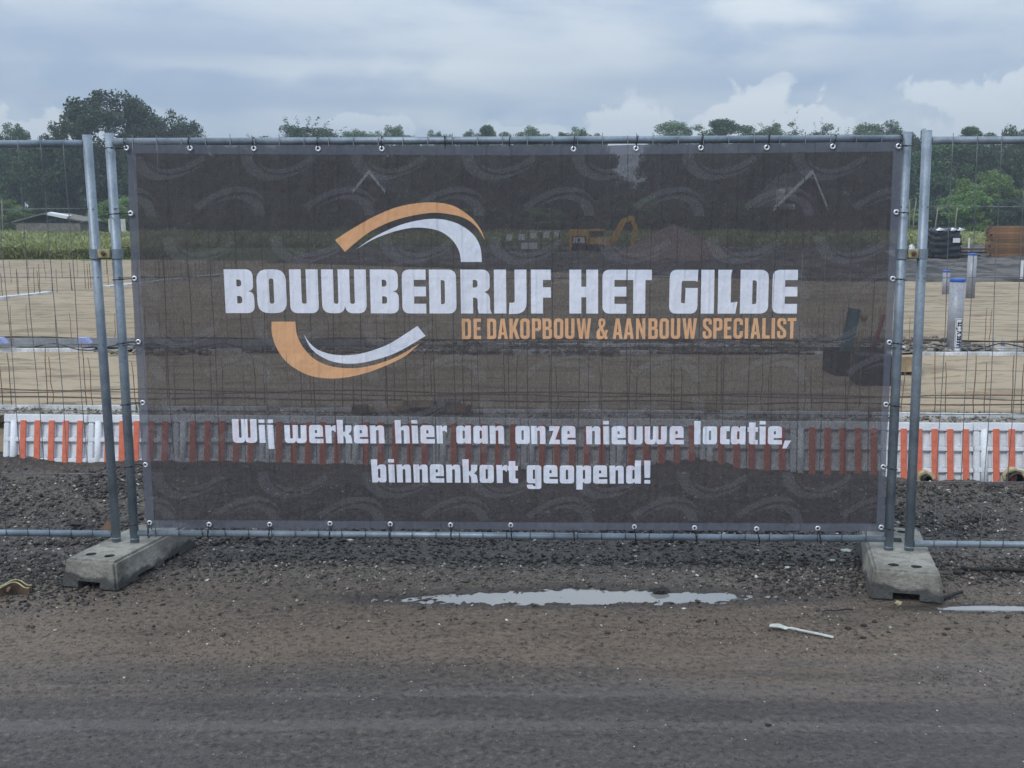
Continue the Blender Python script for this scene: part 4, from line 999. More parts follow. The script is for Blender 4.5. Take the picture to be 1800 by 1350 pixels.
# grommets and ties
def torus_me():
    bm = bmesh.new(); R_, r_ = .0085, .0040; a = [[bm.verts.new(((R_ + r_ * math.cos(v)) * math.cos(u), r_ * .6 * math.sin(v), (R_ + r_ * math.cos(v)) * math.sin(u)))
        for v in [2 * PI * j / 8 for j in range(8)]] for u in [2 * PI * i / 16 for i in range(16)]]
    for i in range(16):
        for j in range(8): bm.faces.new((a[i][j], a[(i + 1) % 16][j], a[(i + 1) % 16][(j + 1) % 8], a[i][(j + 1) % 8])).smooth = True
    me = bpy.data.meshes.new('grommet'); bmesh.ops.recalc_face_normals(bm, faces=bm.faces); bm.to_mesh(me); bm.free(); me.materials.append(M['chrome']); return me
GM = torus_me()
def grommet(px, py, target, seed):
    p = fpt(px, py, BOFF + .003); o = link_mesh('grommet', GM, None, banner, p - F0); o.rotation_euler.z = YAW
    rs_ = random.Random(seed); 
    for q in target:
        # closed strap from grommet round the rail or post
        d = (q - p); d -= Fn * d.dot(Fn); L = d.length; d.normalize(); pts = []
        far = q + d * .016
        for w_, off in ((p, .004), (p.lerp(q, .5), .008), (q, .012), (far, .002), (far, -.030), (q, -.045 + 0), (p.lerp(q, .5), -.03), (p, -.008)):
            v = w_ - Fn * (w_ - BO).dot(Fn) + Fn * off + Vector((rs_.uniform(-.001, .001), 0, rs_.uniform(-.001, .001))); pts.append(v - F0)
        pts.append(pts[0]); bm = bmesh.new(); tube(bm, pts, .0022, 6, False)
        hp = pts[1].lerp(pts[2], .5); side = Vector((-d.z * Fd.x, -d.z * Fd.y, d.dot(Fd)))
        box(bm, hp.x - .0035, hp.x + .0035, hp.y - .004, hp.y + .002, hp.z - .0035, hp.z + .0035)
        if rs_.random() < .55:
            tube(bm, [hp, hp + Vector((rs_.uniform(-.004, .004), -.004, .016)), hp + Vector((rs_.uniform(-.012, .012), -.006, .034))] if abs(d.z) > .5 else
                 [hp, hp - Vector((d.x, d.y, 0)) * .02 + Vector((0, -.004, .004))], .0013, 5)
        from_bm('cable_tie', bm, M['black'], banner)
tops = [(222, 260), (334, 260.5), (446, 261), (559, 261.5), (671, 261.5), (782, 262), (895, 262.5), (1008, 262), (1118, 261), (1232, 260), (1348, 259.5), (1464, 257.5), (1579.5, 257)]
for i, (x, y) in enumerate(tops):
    tg = [fpt(x + 1.5, 249.5 - (x - 193) / 1400 * 5.5)]
    if i == 0: tg.append(fpt(194, 261))
    if i == 12: tg.append(fpt(1593, 257))
    grommet(x, y, tg, i)
lefts = [(229.5, 375), (236, 489.5), (243, 601), (250.5, 708), (255.5, 817)]
for i, (x, y) in enumerate(lefts): grommet(x, y, [fpt(192 + (y - 234) * .063, y + 1.5)], 20 + i)
rights = [(1575.5, 373), (1569.5, 490), (1563.5, 602), (1557.5, 711), (1552.5, 821)]
for i, (x, y) in enumerate(rights): grommet(x, y, [fpt(1594 - (y - 232) * .0437, y + 1)], 40 + i)
bots = [(263, 919), (367.5, 922), (474, 922), (580, 920.5), (686, 921.5), (792, 923), (898, 923), (1007, 925), (1115, 926), (1221, 928), (1330, 930), (1437.5, 929), (1549, 927)]
for i, (x, y) in enumerate(bots):
    tg = [fpt(x + 2, 936.5 + (x - 237) / 1325 * 10.5)] if i < 12 else []
    if i == 0: tg.append(fpt(235, 920))
    if i == 12: tg.append(fpt(1564, 928))
    grommet(x, y, tg, 60 + i)

# ================================================================== concrete feet
def concrete_foot(front, back, w, label, yawadj=0):
    d = (back - front); Ln = d.length; rz = math.atan2(d.y, d.x) - PI / 2
    bm = bmesh.new(); hh = .132; wt = w * .86
    box_v = box(bm, -w / 2, w / 2, 0, Ln, 0, hh)
    for v in box_v:
        if v.co.z > .01: v.co.x *= wt / w; v.co.y = .022 if v.co.y < Ln / 2 else Ln - .022
    bmesh.ops.recalc_face_normals(bm, faces=bm.faces); bevel(bm, .011, 2)
    bmesh.ops.subdivide_edges(bm, edges=[e for e in bm.edges if e.calc_length() > .06], cuts=14, use_grid_fill=True); bm.normal_update()
    for v in bm.verts:
        q_ = v.co; n_ = float(fbm(np.array([q_.x * 22 + q_.z * 31]), np.array([q_.y * 22 + q_.z * 17]), 4, .6)[0]); v.co = q_ + v.normal * n_ * .0075
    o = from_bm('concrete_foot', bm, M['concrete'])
    def cutter(fn):
        b = bmesh.new(); fn(b); bmesh.ops.recalc_face_normals(b, faces=b.faces); c = from_bm('cut', b); md = o.modifiers.new('b', 'BOOLEAN'); md.object = c; md.operation = 'DIFFERENCE'; md.solver = 'EXACT'; return c
    cs = [cutter(lambda b: box(b, -.055, .055, -.1, Ln + .1, -.02, .038)),
          cutter(lambda b: (box(b, -w, w, .17, Ln * .44, -.02, .026), box(b, -w, w, Ln * .56, Ln - .17, -.02, .026)))]
    def hs(b):
        for yy in (.10, Ln - .10):
            for s in (-1, 1): tube(b, [(s * .047, yy, .02), (s * .047, yy, .2)], .0235, 14)
    cs.append(cutter(hs))
    cs.append(cutter(lambda b: box(b, -.03, .03, Ln * .62, Ln * .62 + .07, .07, .2)))
    bpy.context.view_layer.update()
    me = bpy.data.meshes.new_from_object(o.evaluated_get(bpy.context.evaluated_depsgraph_get()))
    o.modifiers.clear(); o.data = me
    for c in cs: bpy.data.objects.remove(c)
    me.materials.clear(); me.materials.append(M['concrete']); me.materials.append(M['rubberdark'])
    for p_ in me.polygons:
        c_ = p_.center; p_.material_index = 1 if (abs(p_.normal.z) < .5 and min((Vector((c_.x - s_ * .047, c_.y - y_)).length for s_ in (-1, 1) for y_ in (.10, Ln - .10))) < .0255 and c_.z > .005) else 0  # socket walls: dark dirt colour also paints in the shade of the holes
    o.location = front; o.rotation_euler.z = rz; return tag(o, label, 'concrete foot', 'fence feet')
GZ0 = -.002
lf = (at_z(103, 1034, GZ0) + at_z(209, 1042, GZ0)) / 2
lbk = lf + (((fpt(222, 948) - lf) * Vector((1, 1, 0))) * 1.0).normalized() * .69
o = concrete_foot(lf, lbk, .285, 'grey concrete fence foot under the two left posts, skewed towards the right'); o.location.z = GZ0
rf = (at_z(1531, 1056, GZ0) + at_z(1655, 1063, GZ0)) / 2
rbk = rf + (((fpt(1580, 963) - rf) * Vector((1, 1, 0)))).normalized() * .74
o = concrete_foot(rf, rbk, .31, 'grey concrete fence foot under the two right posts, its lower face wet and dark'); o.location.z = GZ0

# ------------------------------------------------------------------ litter on the mud
def poly_plate(name, pts, th, mat, label, cat):
    bm = bmesh.new(); vs = [bm.verts.new(p) for p in pts]; f = bm.faces.new(vs)
    r = bmesh.ops.extrude_face_region(bm, geom=[f]); 
    for v in [g for g in r['geom'] if isinstance(g, bmesh.types.BMVert)]: v.co.z += th
    bmesh.ops.recalc_face_normals(bm, faces=bm.faces); return tag(from_bm(name, bm, mat), label, cat)
sa, sb = at_z(1353, 1100, .012), at_z(1465, 1121, .006); d = (sb - sa); n_ = Vector((-d.y, d.x, 0)).normalized(); bm = bmesh.new(); prev = None
prof = [(0, .010, 0), (.06, .016, .003), (.14, .017, .006), (.20, .013, .004), (.27, .013, .001), (.30, .004, .004), (.34, .007, .006), (.5, .006, .004), (.75, .0065, .003), (1, .0075, .0)]
for t, w_, dz in prof:
    p = sa.lerp(sb, t) + Vector((0, 0, dz)); r = [bm.verts.new(p + n_ * w_ * k + Vector((0, 0, h_))) for k, h_ in ((-1, 0), (1, .002), (1, .004), (-1, .003))]
    if prev:
        for k in range(4): bm.faces.new((prev[k], r[k], r[(k + 1) % 4], prev[(k + 1) % 4]))
    else: bm.faces.new(r[::-1])
    prev = r
bm.faces.new(prev); bmesh.ops.recalc_face_normals(bm, faces=bm.faces)
tag(from_bm('plastic_strip', bm, M['strip']), 'pale narrow plastic strip lying on the mud below the right half of the banner', 'plastic strip')
lump('yellow_stone', at_z(1579, 1060, .008), .012, M['foam'], 'small yellow stone in front of the right concrete foot', 'stone', .8, 3, 1.1)
lump('grey_stone', at_z(135, 921, .02), .030, M['rubberdark'], 'dark flat stone behind the left fence rail', 'stone', .35, 9, 1.8)
for i, (x, y, r) in enumerate(((1488, 973, .018), (1463, 989, .011), (1385, 1003, .012), (616, 954, .012), (1385, 998, .016))):
    p = at_z(x, y, 0); p.z = float(gz(p.x, p.y)) + r * .3
    lump('pale_stone', p, r, M['strip'] if i != 4 else M['concrete'], ('white flat stone just left of the right concrete foot', 'cream pebble below the white flat stone near the right foot',
         'white shard on the gravel left of the right concrete foot', 'white shard under the bottom rail of the banner, left of centre', 'grey cobble on the gravel left of the right concrete foot')[i], 'stone', .5, 30 + i)
for i, (a, b, r, lb) in enumerate((((1656, 1052), (1690, 1041), .008, 'dark stick leaning out from the right concrete foot'), ((1445, 1076), (1498, 1071), .003, 'thin dark twig on the mud left of the right concrete foot'),
                                ((1690, 1000), (1800, 1003), .010, 'long dark root lying on the mud right of the right concrete foot'))):
    A, B = at_z(*a, .012), at_z(*b, .014); pts = [A.lerp(B, k / 5) + Vector((0, random.uniform(-.008, .008), random.uniform(-.002, .004))) for k in range(6)]
    long_bar('stick', pts, r, M['rubberdark'], lb, 'stick')
# loose clamp with a yellow rim at the left edge
cp = at_z(8, 1046, 0); root = empty('loose_fence_clamp', cp, .15, 'loose dark fence clamp with yellow rim lying on the mud at the left edge', 'fence clamp')
for nm, yo, mt in (('rear_plate', .035, 'rustdark'), ('front_plate', 0, 'rustdark')):
    bm = bmesh.new(); prev = None; N = 22
    bm2 = bmesh.new(); rim = []
    for k in range(N + 1):
        x = -.09 + .20 * k / N; h = .040 + .009 * math.sin(k / N * 2 * PI * 1.5 + 2.2) ; yy = yo + .020 * math.cos(k / N * 2 * PI * 1.5)
        r = [bm.verts.new((x, yy - .003, 0)), bm.verts.new((x, yy + .003, 0)), bm.verts.new((x, yy + .003, h)), bm.verts.new((x, yy - .003, h))]
        if prev:
            for q in range(4): bm.faces.new((prev[q], r[q], r[(q + 1) % 4], prev[(q + 1) % 4]))
        else: bm.faces.new(r[::-1])
        prev = r; rim.append(Vector((x, yy, h + .001)))
    bm.faces.new(prev); bmesh.ops.recalc_face_normals(bm, faces=bm.faces); from_bm(nm, bm, M[mt], root)
    tube(bm2, rim, .0030, 6); from_bm('yellow_rim', bm2, M['paleyellow'], root)
bm = bmesh.new(); tube(bm, [(.02, -.02, .028), (.02, .055, .028)], .007, 8); from_bm('bolt', bm, M['rust'], root)
# rusty wedge behind the left rail
ps = [fpt(171, 937, -.06), fpt(195, 937, -.06), fpt(196, 907, -.06)]; bm = bmesh.new(); f = bm.faces.new([bm.verts.new(p) for p in ps])
r = bmesh.ops.extrude_face_region(bm, geom=[f])
for v in [g for g in r['geom'] if isinstance(g, bmesh.types.BMVert)]: v.co -= Fn * .012
bmesh.ops.recalc_face_normals(bm, faces=bm.faces); tag(from_bm('rusty_plate', bm, M['rust']), 'triangular rusty plate behind the rail at the two left posts', 'metal plate')

# ================================================================== site objects on the sand
def pvc_pipe(px, ytop, ybot, wpx, label, text=False, z=SZ, dy=0):
    p = at_z(px, ybot, z); p.y += dy; r = wpx / FPX * p.y / 2 * 1.01; top = at_y(px, ytop, p.y).z - z
    root = empty('drain_riser', p, 0, label, 'pipe', 'upright grey drain pipes')
    lean = (at_y(px, ybot, p.y) - at_y(px, ytop, p.y)).x * 0
    bm = bmesh.new(); tube(bm, [(0, 0, -.05), (0, 0, top - .032)], r, 24); from_bm('pipe', bm, M['pvc'], root)
    bm = bmesh.new(); rg = tube(bm, [(0, 0, top - .032), (0, 0, top - .004), (0, 0, top)], [r * 1.03, r * 1.03, r * .98], 24); from_bm('cap', bm, M['bluecap'], root)
    return root, p, r, top
root, p, r, top = pvc_pipe(1676, 489, 621, 25.5, 'tallest grey drain pipe with blue cap and white maker label, nearest the fence', True)
# curved label with vertical writing
bm = bmesh.new(); a0, a1 = math.radians(-110), math.radians(-52); zb, zt = at_y(1676, 617, p.y).z - SZ, at_y(1676, 558, p.y).z - SZ
prev = None
for k in range(9):
    a = a0 + (a1 - a0) * k / 8; v = (bm.verts.new(((r + .0015) * math.cos(a), (r + .0015) * math.sin(a), zb)), bm.verts.new(((r + .0015) * math.cos(a), (r + .0015) * math.sin(a), zt)))
    if prev: bm.faces.new((prev[0], v[0], v[1], prev[1]))
    prev = v
lab = from_bm('maker_label', bm, M['white'], root)
H_ = zt - zb; tw = sum(MG[c][0] + 3 for c in 'wavin'); sc = H_ * .80 / tw; xx = 0; bm = bmesh.new()
def wrap(gx, gy):   # text runs upwards, glyph height runs to the left round the pipe
    z = zb + H_ * .10 + gx * sc; ang = a0 + (a1 - a0) * .84 - (gy * sc * .70) / r
    return Vector(((r + .003) * math.cos(ang), (r + .003) * math.sin(ang), z))
def flat_text(bm, G, s, fn, gap=3):
    x0 = 0
    for ch in s:
        V, F = cdt_fill([rpoly(c, 3) for c in G[ch][1]])
        vs = [bm.verts.new(fn(x + x0, y)) for x, y in V]
        for f in F: bm.faces.new([vs[i] for i in f])
        x0 += G[ch][0] + gap
M['navyprint'] = NM('dark_blue_print', (.01, .014, .06), .6).m
flat_text(bm, MG, 'wavin', wrap); from_bm('label_writing', bm, M['navyprint'], lab)
bm = bmesh.new(); pts = []
for k in range(40):
    t = k / 40 * 4; 
    u, v = ((t, 0), (1, t - 1), (3 - t, 1), (0, 4 - t))[int(t)]
    a = a0 + (a1 - a0) * (.1 + .8 * u); pts.append(Vector(((r + .003) * math.cos(a), (r + .003) * math.sin(a), zb + H_ * (.03 + .94 * v))))
pts.append(pts[0]); tube(bm, pts, .0016, 4, False); from_bm('label_outline', bm, M['navyprint'], lab)
pvc_pipe(1705, 445, 524, 15, 'farther grey drain pipe with blue cap, right of the labelled one')
pvc_pipe(1692, 475, 523, 12, 'shortest grey drain pipe with blue cap, half hidden behind the farther one', dy=.7)

# open tool crate seen through the banner at right
p = at_z(1500, 655, SZ); root = empty('tool_crate', p, .1, 'dark open tool crate on the sand, seen through the banner at right', 'crate')
bm = bmesh.new(); L_, W_, H_ = .42, .3, .2
for a in ((-L_/2+.015, L_/2-.015, -W_/2, -W_/2+.015, 0, H_), (-L_/2+.015, L_/2-.015, W_/2-.015, W_/2, 0, H_), (-L_/2, -L_/2+.014, -W_/2, W_/2, 0, H_), (L_/2-.014, L_/2, -W_/2, W_/2, 0, H_), (-L_/2+.016, L_/2-.016, -W_/2+.016, W_/2-.016, .002, .02)): box(bm, *a)
from_bm('crate_box', bm, M['black'], root)
bm = bmesh.new(); tube(bm, [(-L_/2 + .03, 0, H_), (-L_/2 + .03, 0, H_ + .06), (L_/2 - .03, 0, H_ + .06), (L_/2 - .03, 0, H_)], .008, 6); from_bm('crate_handle', bm, M['galv'], root)
def leaning(name, x, y, z, L, w, t, ang, mat, label):
    bm = bmesh.new(); mtx = Matrix.Rotation(ang, 4, 'Y'); box(bm, -w / 2, w / 2, -t / 2, t / 2, 0, L, mtx); bevel(bm, .004)
    return tag(from_bm(name, bm, mat, loc=(x, y, z)), label, 'tool')
leaning('level_board', p.x - .10, p.y, p.z + .02, .52, .10, .03, .17, M['bluegreen'], 'blue-green board standing in the dark tool crate')
bm = bmesh.new(); tube(bm, [(0, 0, 0), (.07, 0, .42)], .022, 10); tube(bm, [(.07, 0, .42), (.08, 0, .47)], .03, 10)
tag(from_bm('yellow_tube', bm, M['toolyellow'], loc=(p.x, p.y + .02, p.z + .02)), 'yellow tube leaning in the dark tool crate beside the board', 'tool')
bm = bmesh.new(); tube(bm, [(0, 0, 0), (.12, 0, .46)], .017, 8); tag(from_bm('red_tube', bm, M['toolred'], loc=(p.x + .12, p.y + .03, p.z + .02)), 'dull red tube leaning at the right of the dark tool crate', 'tool')
q = at_z(1535, 672, SZ); bm = bmesh.new(); box(bm, -.16, .16, -.12, .12, 0, .22, jit=.01); bevel(bm, .02, 2)
tag(from_bm('machine_case', bm, M['black'], loc=q), 'dark machine case on the sand right of the tool crate, behind the banner edge', 'case')
# plank pieces and block on the near trench, seen through the message text
for i, (a, w_, h_, z_, mt, rz, lb) in enumerate((((735, 714), .20, .05, SZ + .05, 'plywood', .05, 'tan board lying across the near trench above the word hier'), ((765, 722), .34, .07, SZ, 'greywood', -.06, 'grey block in the near trench behind the word hier'),
        ((680, 722), .24, .04, SZ, 'plywood', .2, 'tan board left of the grey block in the near trench'), ((800, 722), .20, .04, SZ, 'timber', -.4, 'short tan board right of the grey block in the near trench'), ((645, 722), .20, .04, SZ, 'rustdark', .1, 'dark brown board at the left end of the scrap wood in the near trench'))):
    pp = at_z(*a, z_); bm = bmesh.new(); box(bm, -w_ / 2, w_ / 2, -.045, .045, 0, h_, jit=.004); bevel(bm, .004)
    o = from_bm('scrap_board', bm, M[mt], loc=pp); o.rotation_euler.z = rz; tag(o, lb, 'board')
# wooden block with dark hole between the right posts
pp = at_z(1592, 652, SZ); bm = bmesh.new(); box(bm, -.06, .10, -.06, .06, 0, .13, jit=.004); bevel(bm, .004)
root = from_bm('wooden_box', bm, M['plywood'], loc=pp); tag(root, 'tan wooden box with a dark opening, glimpsed between the two right posts', 'box')
bm = bmesh.new(); box(bm, .03, .08, -.063, -.058, .04, .09); from_bm('opening', bm, M['black'], root)

# black wrapped pallet
p = at_z(1657, 460, SZ - .02); root = empty('wrapped_pallet', p, .05, 'tall pallet load wrapped in black film with white label, right of the right posts', 'pallet load')
rs = random.Random(4); sc = p.y / FPX; bw, bh = 50 * sc, 56 * sc; bm = bmesh.new(); N, Mz = 26, 15; rings = []
for j in range(Mz + 1):
    z = .1 + (bh - .1) * j / Mz; ring = []
    for k in range(N):
        a = 2 * PI * k / N; e = 7; ca, sa_ = math.cos(a), math.sin(a); rr = (abs(ca) ** e + abs(sa_) ** e) ** (-1 / e)
        s = 1 - .13 * (j / Mz) ** 3 + .035 * math.sin(j * 1.9 + math.sin(a * 2) * 1.5) + rs.uniform(-.03, .03); ring.append(bm.verts.new((ca * rr * bw / 2 * s, sa_ * rr * bw / 2 * .9 * s, z + (rs.uniform(-.07, .05) if j == Mz else rs.uniform(-.02, .02)))))
    rings.append(ring)
for a, b in zip(rings[:-1], rings[1:]):
    for k in range(N): bm.faces.new((a[k], a[(k + 1) % N], b[(k + 1) % N], b[k]))
tv = bm.verts.new((0, 0, bh + .04))
for k in range(N): bm.faces.new((rings[-1][k], rings[-1][(k + 1) % N], tv))
bm.faces.new(rings[0][::-1]); from_bm('film_wrap', bm, M['film'], root, True)
bm = bmesh.new()
for x in (-bw * .42, -bw * .02, bw * .38): box(bm, x, x + .09, -bw * .44, bw * .44, 0, .08)
box(bm, -bw / 2, bw / 2, -bw * .45, bw * .45, .081, .1); from_bm('pallet', bm, M['greywood'], root)
bm = bmesh.new(); box(bm, .08 * 1, .28, -bw * .45 - .04, -bw * .45 - .03, bh * .60, bh * .74); from_bm('label', bm, M['white'], root)
for x0, x1 in ((-.36, -.16), (.02, .20), (.20, .42)):
    bm = bmesh.new(); m_ = [(x0, bh - .03), ((x0 + x1) / 2, bh + .035), (x1, bh + .00), ((x0 + x1) / 2, bh - .03)]
    for yy in (-bw * .44 - .03, -bw * .44 - .005): pass
    va = [bm.verts.new((x, -bw * .44 - .035, z)) for x, z in m_]; vb = [bm.verts.new((x, -bw * .30, z + .02)) for x, z in m_]
    bm.faces.new(va); bm.faces.new(vb[::-1])
    for k in range(4): bm.faces.new((va[k], vb[k], vb[(k + 1) % 4], va[(k + 1) % 4]))
    bmesh.ops.recalc_face_normals(bm, faces=bm.faces); from_bm('torn_white_film', bm, M['white'], root)
# slab stack with white bag between the right posts
p = at_z(1600, 461, SZ - .02); sc = p.y / FPX; root = empty('slab_pallet', p, 0, 'low pallet of pale slabs with a white bag on it, behind the right posts', 'pallet load')
bm = bmesh.new(); box(bm, -28 * sc, 26 * sc, 0, .9, 9 * sc, 20 * sc, jit=.03); bevel(bm, .04, 2); from_bm('slabs', bm, M['bag'], root)
bm = bmesh.new()
for x in (-24, -6, 14): box(bm, x * sc, (x + 5) * sc, .05, .85, 0, 8 * sc)
box(bm, -28 * sc, 26 * sc, .02, .88, 8 * sc + .002, 9 * sc - .002); from_bm('pallet', bm, M['greywood'], root)
lump('white_bag', Vector((p.x + 8 * sc, p.y + .3, p.z + 24 * sc)), 5 * sc, M['white'], 'small white bag on the slab pallet between the right posts', 'bag', 1.2, 5, .8)
# dark planks behind
p = at_z(1712, 458, SZ); sc = p.y / FPX; root = empty('plank_heap', p, 0, 'low heap of dark weathered planks between the black pallet and the timber stack', 'plank heap')
for k in range(7):
    bm = bmesh.new(); box(bm, (-32 + random.uniform(-4, 3)) * sc, (30 + random.uniform(-6, 5)) * sc, k % 3 * .25, k % 3 * .25 + .2, k * 3.1 * sc, k * 3.1 * sc + 2.6 * sc); 
    o = from_bm('plank', bm, M['greywood' if k % 2 else 'rustdark'], root); o.rotation_euler.y = random.uniform(-.02, .02)
# timber stack
p = at_z(1741, 456, SZ); p2 = at_z(1741, 408, SZ); sc = p.y / FPX; root = empty('timber_stack', p, -.12, 'tall stack of orange brown timber at the right picture edge', 'timber stack')
bmt = bmesh.new(); box(bmt, 0, 3.6, 0, .135, 0, .072); bevel(bmt, .004); plank_me = None
for k in range(12):
    for j in range(4):
        if plank_me is None: o = from_bm('timber_board', bmt, M['timber'], root); plank_me = o.data
        else: o = link_mesh('timber_board', plank_me, None, root)
        o.location = (random.uniform(-.03, .03), j * .15, .02 + k * .0765 + (.02 if k > 5 else 0))
for i, (px, py) in enumerate(((1702, 418), (1687, 428), (1795, 470))):
    a = at_z(px, py + (6, 4, 24)[i] + 25 * (i < 2), SZ); bm = bmesh.new(); box(bm, -.02, .02, -.02, .02, 0, .55 if i < 2 else .4)
    tag(from_bm('marker_stake', bm, M['white'], loc=a), ('white marker stake behind the plank heap', 'short white stake right of the black pallet', 'white marker stake below the timber stack')[i], 'stake')

# mini excavator seen through the banner
p = at_z(1035, 448, SZ - .05); sc = p.y / FPX; EXo = p
root = empty('mini_excavator', p, 0, 'yellow mini excavator with black logo plate, seen through the banner', 'excavator')
for s in (0, 1):
    bm = bmesh.new(); Lx = 62 * sc; pr = [(-Lx / 2, .12), (-Lx / 2 + .12, 0), (Lx / 2 - .12, 0), (Lx / 2, .12), (Lx / 2, .26), (Lx / 2 - .12, .36), (-Lx / 2 + .12, .36), (-Lx / 2, .26)]
    va = [bm.verts.new((x, s * .9, z)) for x, z in pr]; vb = [bm.verts.new((x, s * .9 + .25, z)) for x, z in pr]; bm.faces.new(va); bm.faces.new(vb[::-1])
    for k in range(8): bm.faces.new((va[k], vb[k], vb[(k + 1) % 8], va[(k + 1) % 8]))
    bmesh.ops.recalc_face_normals(bm, faces=bm.faces); from_bm('track', bm, M['black'], root)
bm = bmesh.new(); box(bm, -33 * sc, -1 * sc, .0, 1.0, 7 * sc, 43 * sc); bevel(bm, .09, 3); body = from_bm('engine_cover', bm, M['yellow'], root)
bm = bmesh.new(); box(bm, -30 * sc, -5 * sc, -.02, -.003, 17 * sc, 33 * sc); pl = from_bm('logo_plate', bm, M['black'], root)
HGx = dict(HG); HGx['C'] = (42, [[(42,77),(42,56),(22,56,3),(22,21,3),(42,21),(42,0),(0,0,13),(0,77,13)]])
bm = bmesh.new(); sL = 21 * sc / 135
flat_text(bm, HGx, 'JCB', lambda x, y: Vector((-28.5 * sc + x * sL, -.026, 20.5 * sc + y * sL * .85)), 6); from_bm('logo_writing', bm, M['white'], pl)
bm = bmesh.new(); box(bm, 0 * sc, 31 * sc, .05, .95, 6 * sc, 30 * sc); bevel(bm, .06, 2); from_bm('cab_body', bm, M['yellow'], root)
bm = bmesh.new(); box(bm, 3 * sc, 26 * sc, .10, .90, 30 * sc, 41 * sc); from_bm('cab_window', bm, M['glass'], root)
bm = bmesh.new(); box(bm, 1 * sc, 29 * sc, .04, .96, 41 * sc, 44 * sc); bevel(bm, .03); from_bm('cab_roof', bm, M['yellow'], root)
def beam(name, pts, w0, w1, th, mat):
    bm = bmesh.new(); prev = None
    for i, (x, z) in enumerate(pts):
        a = pts[max(i - 1, 0)]; b = pts[min(i + 1, len(pts) - 1)]; d = Vector((b[0] - a[0], b[1] - a[1])).normalized(); n_ = Vector((-d.y, d.x)); w = w0 + (w1 - w0) * i / (len(pts) - 1)
        r = [bm.verts.new((x + n_.x * w * s, y, z + n_.y * w * s)) for s, y in ((-1, .5 - th), (1, .5 - th), (1, .5 + th), (-1, .5 + th))]
        if prev:
            for k in range(4): bm.faces.new((prev[k], r[k], r[(k + 1) % 4], prev[(k + 1) % 4]))
        else: bm.faces.new(r[::-1])
        prev = r
    bm.faces.new(prev); bmesh.ops.recalc_face_normals(bm, faces=bm.faces); return from_bm(name, bm, M[mat], root)
beam('boom', [(32 * sc, 14 * sc), (48 * sc, 30 * sc), (62 * sc, 58 * sc), (76 * sc, 64 * sc)], .11, .08, .09, 'yellow')
beam('dipper_arm', [(76 * sc, 66 * sc), (84 * sc, 45 * sc), (78 * sc, 16 * sc)], .08, .06, .07, 'yellow')
beam('boom_cylinder', [(40 * sc, 14 * sc), (58 * sc, 40 * sc)], .04, .03, .03, 'galv')
beam('bucket', [(80 * sc, 18 * sc), (88 * sc, 8 * sc), (76 * sc, 2 * sc), (64 * sc, 6 * sc)], .09, .03, .22, 'black')
# white boxes stacked left of the machine
p = at_z(935, 448, SZ - .05); sc = p.y / FPX
for i, (x, y, w_, h_) in enumerate(((895, 418, 11, 10), (917, 417, 11, 10), (938, 414, 11, 10), (960, 413, 11, 10), (978, 412, 8, 8), (930, 432, 28, 11))):
    bm = bmesh.new(); a = at_y(x, y + h_ / 2, p.y); box(bm, -w_ / 2 * sc, w_ / 2 * sc, 0, .3, 0, h_ * sc); bevel(bm, .02)
    tag(from_bm('pale_crate', bm, M['white'], loc=a), ('first of five small white boxes on the dark rack, seen through the banner', 'second of five small white boxes on the dark rack', 'third of five small white boxes on the dark rack',
        'fourth of five small white boxes on the dark rack', 'rightmost and smallest white box on the dark rack', 'wide white box on the lower shelf of the dark rack')[i], 'box', 'white boxes left of the excavator')
root = empty('storage_rack', at_y(935, 448, p.y), 0, 'dark storage rack holding white boxes, left of the excavator', 'rack')
z0 = at_y(935, 448, p.y).z
for yy, h_ in ((424, 2), (438, 2)):
    bm = bmesh.new(); zz = at_y(900, yy, p.y).z - z0; box(bm, -48 * sc, 50 * sc, 0, .6, zz - h_ * sc, zz); from_bm('shelf', bm, M['greywood'], root)
for x in (-48, -16, 16, 48):
    bm = bmesh.new(); box(bm, x * sc, (x + 2) * sc, .61, .66, -.05, 40 * sc); from_bm('upright', bm, M['greywood'], root)
bm = bmesh.new(); box(bm, -10 * sc, 50 * sc, .0, .5, 40 * sc, 41.5 * sc); from_bm('roof_board', bm, M['bag'], root)
# spoil heap of reddish sand
pc = at_z(1210, 466, SZ - .06); Hh = (at_y(1206, 392, pc.y + 2).z - SZ); N = 60; xs = np.linspace(-1, 1, N); X, Y = np.meshgrid(xs, xs)
Rr = 130 / FPX * pc.y; rad = np.sqrt(X ** 2 + Y ** 2); Z = np.clip(1 - rad, 0, 1) ** .92 * Hh * (1 + fbm(X * 4, Y * 4, 3) * .25) - .02
idx = np.arange(N * N).reshape(N, N); F = np.stack([idx[:-1, :-1], idx[:-1, 1:], idx[1:, 1:], idx[1:, :-1]], -1).reshape(-1, 4)
o = from_np('spoil_heap', np.stack([X * Rr, Y * 3.0, Z], -1).reshape(-1, 3), F, mottled('reddish_sand', (.16, .115, .095), (.23, .165, .14), 1.5, .95, 0, .6, .05), smooth_=True)
o.location = (pc.x, pc.y + 3.0, SZ - .05); tag(o, 'cone shaped heap of reddish sand right of the excavator, seen through the banner', 'sand heap')

# ================================================================== air
HAZE = .0014
bm = bmesh.new(); box(bm, -420, 420, -30, 400, -1.2, 34); hz = from_bm('haze', bm)
hm = bpy.data.materials.new('haze'); hm.use_nodes = True; hm.node_tree.nodes.remove(hm.node_tree.nodes['Principled BSDF'])
pv = hm.node_tree.nodes.new('ShaderNodeVolumePrincipled'); pv.inputs['Density'].default_value = HAZE; pv.inputs['Color'].default_value = (.84, .92, 1, 1)
hm.node_tree.links.new(pv.outputs[0], hm.node_tree.nodes['Material Output'].inputs['Volume']); hz.data.materials.append(hm); tag(hz, kind='stuff')
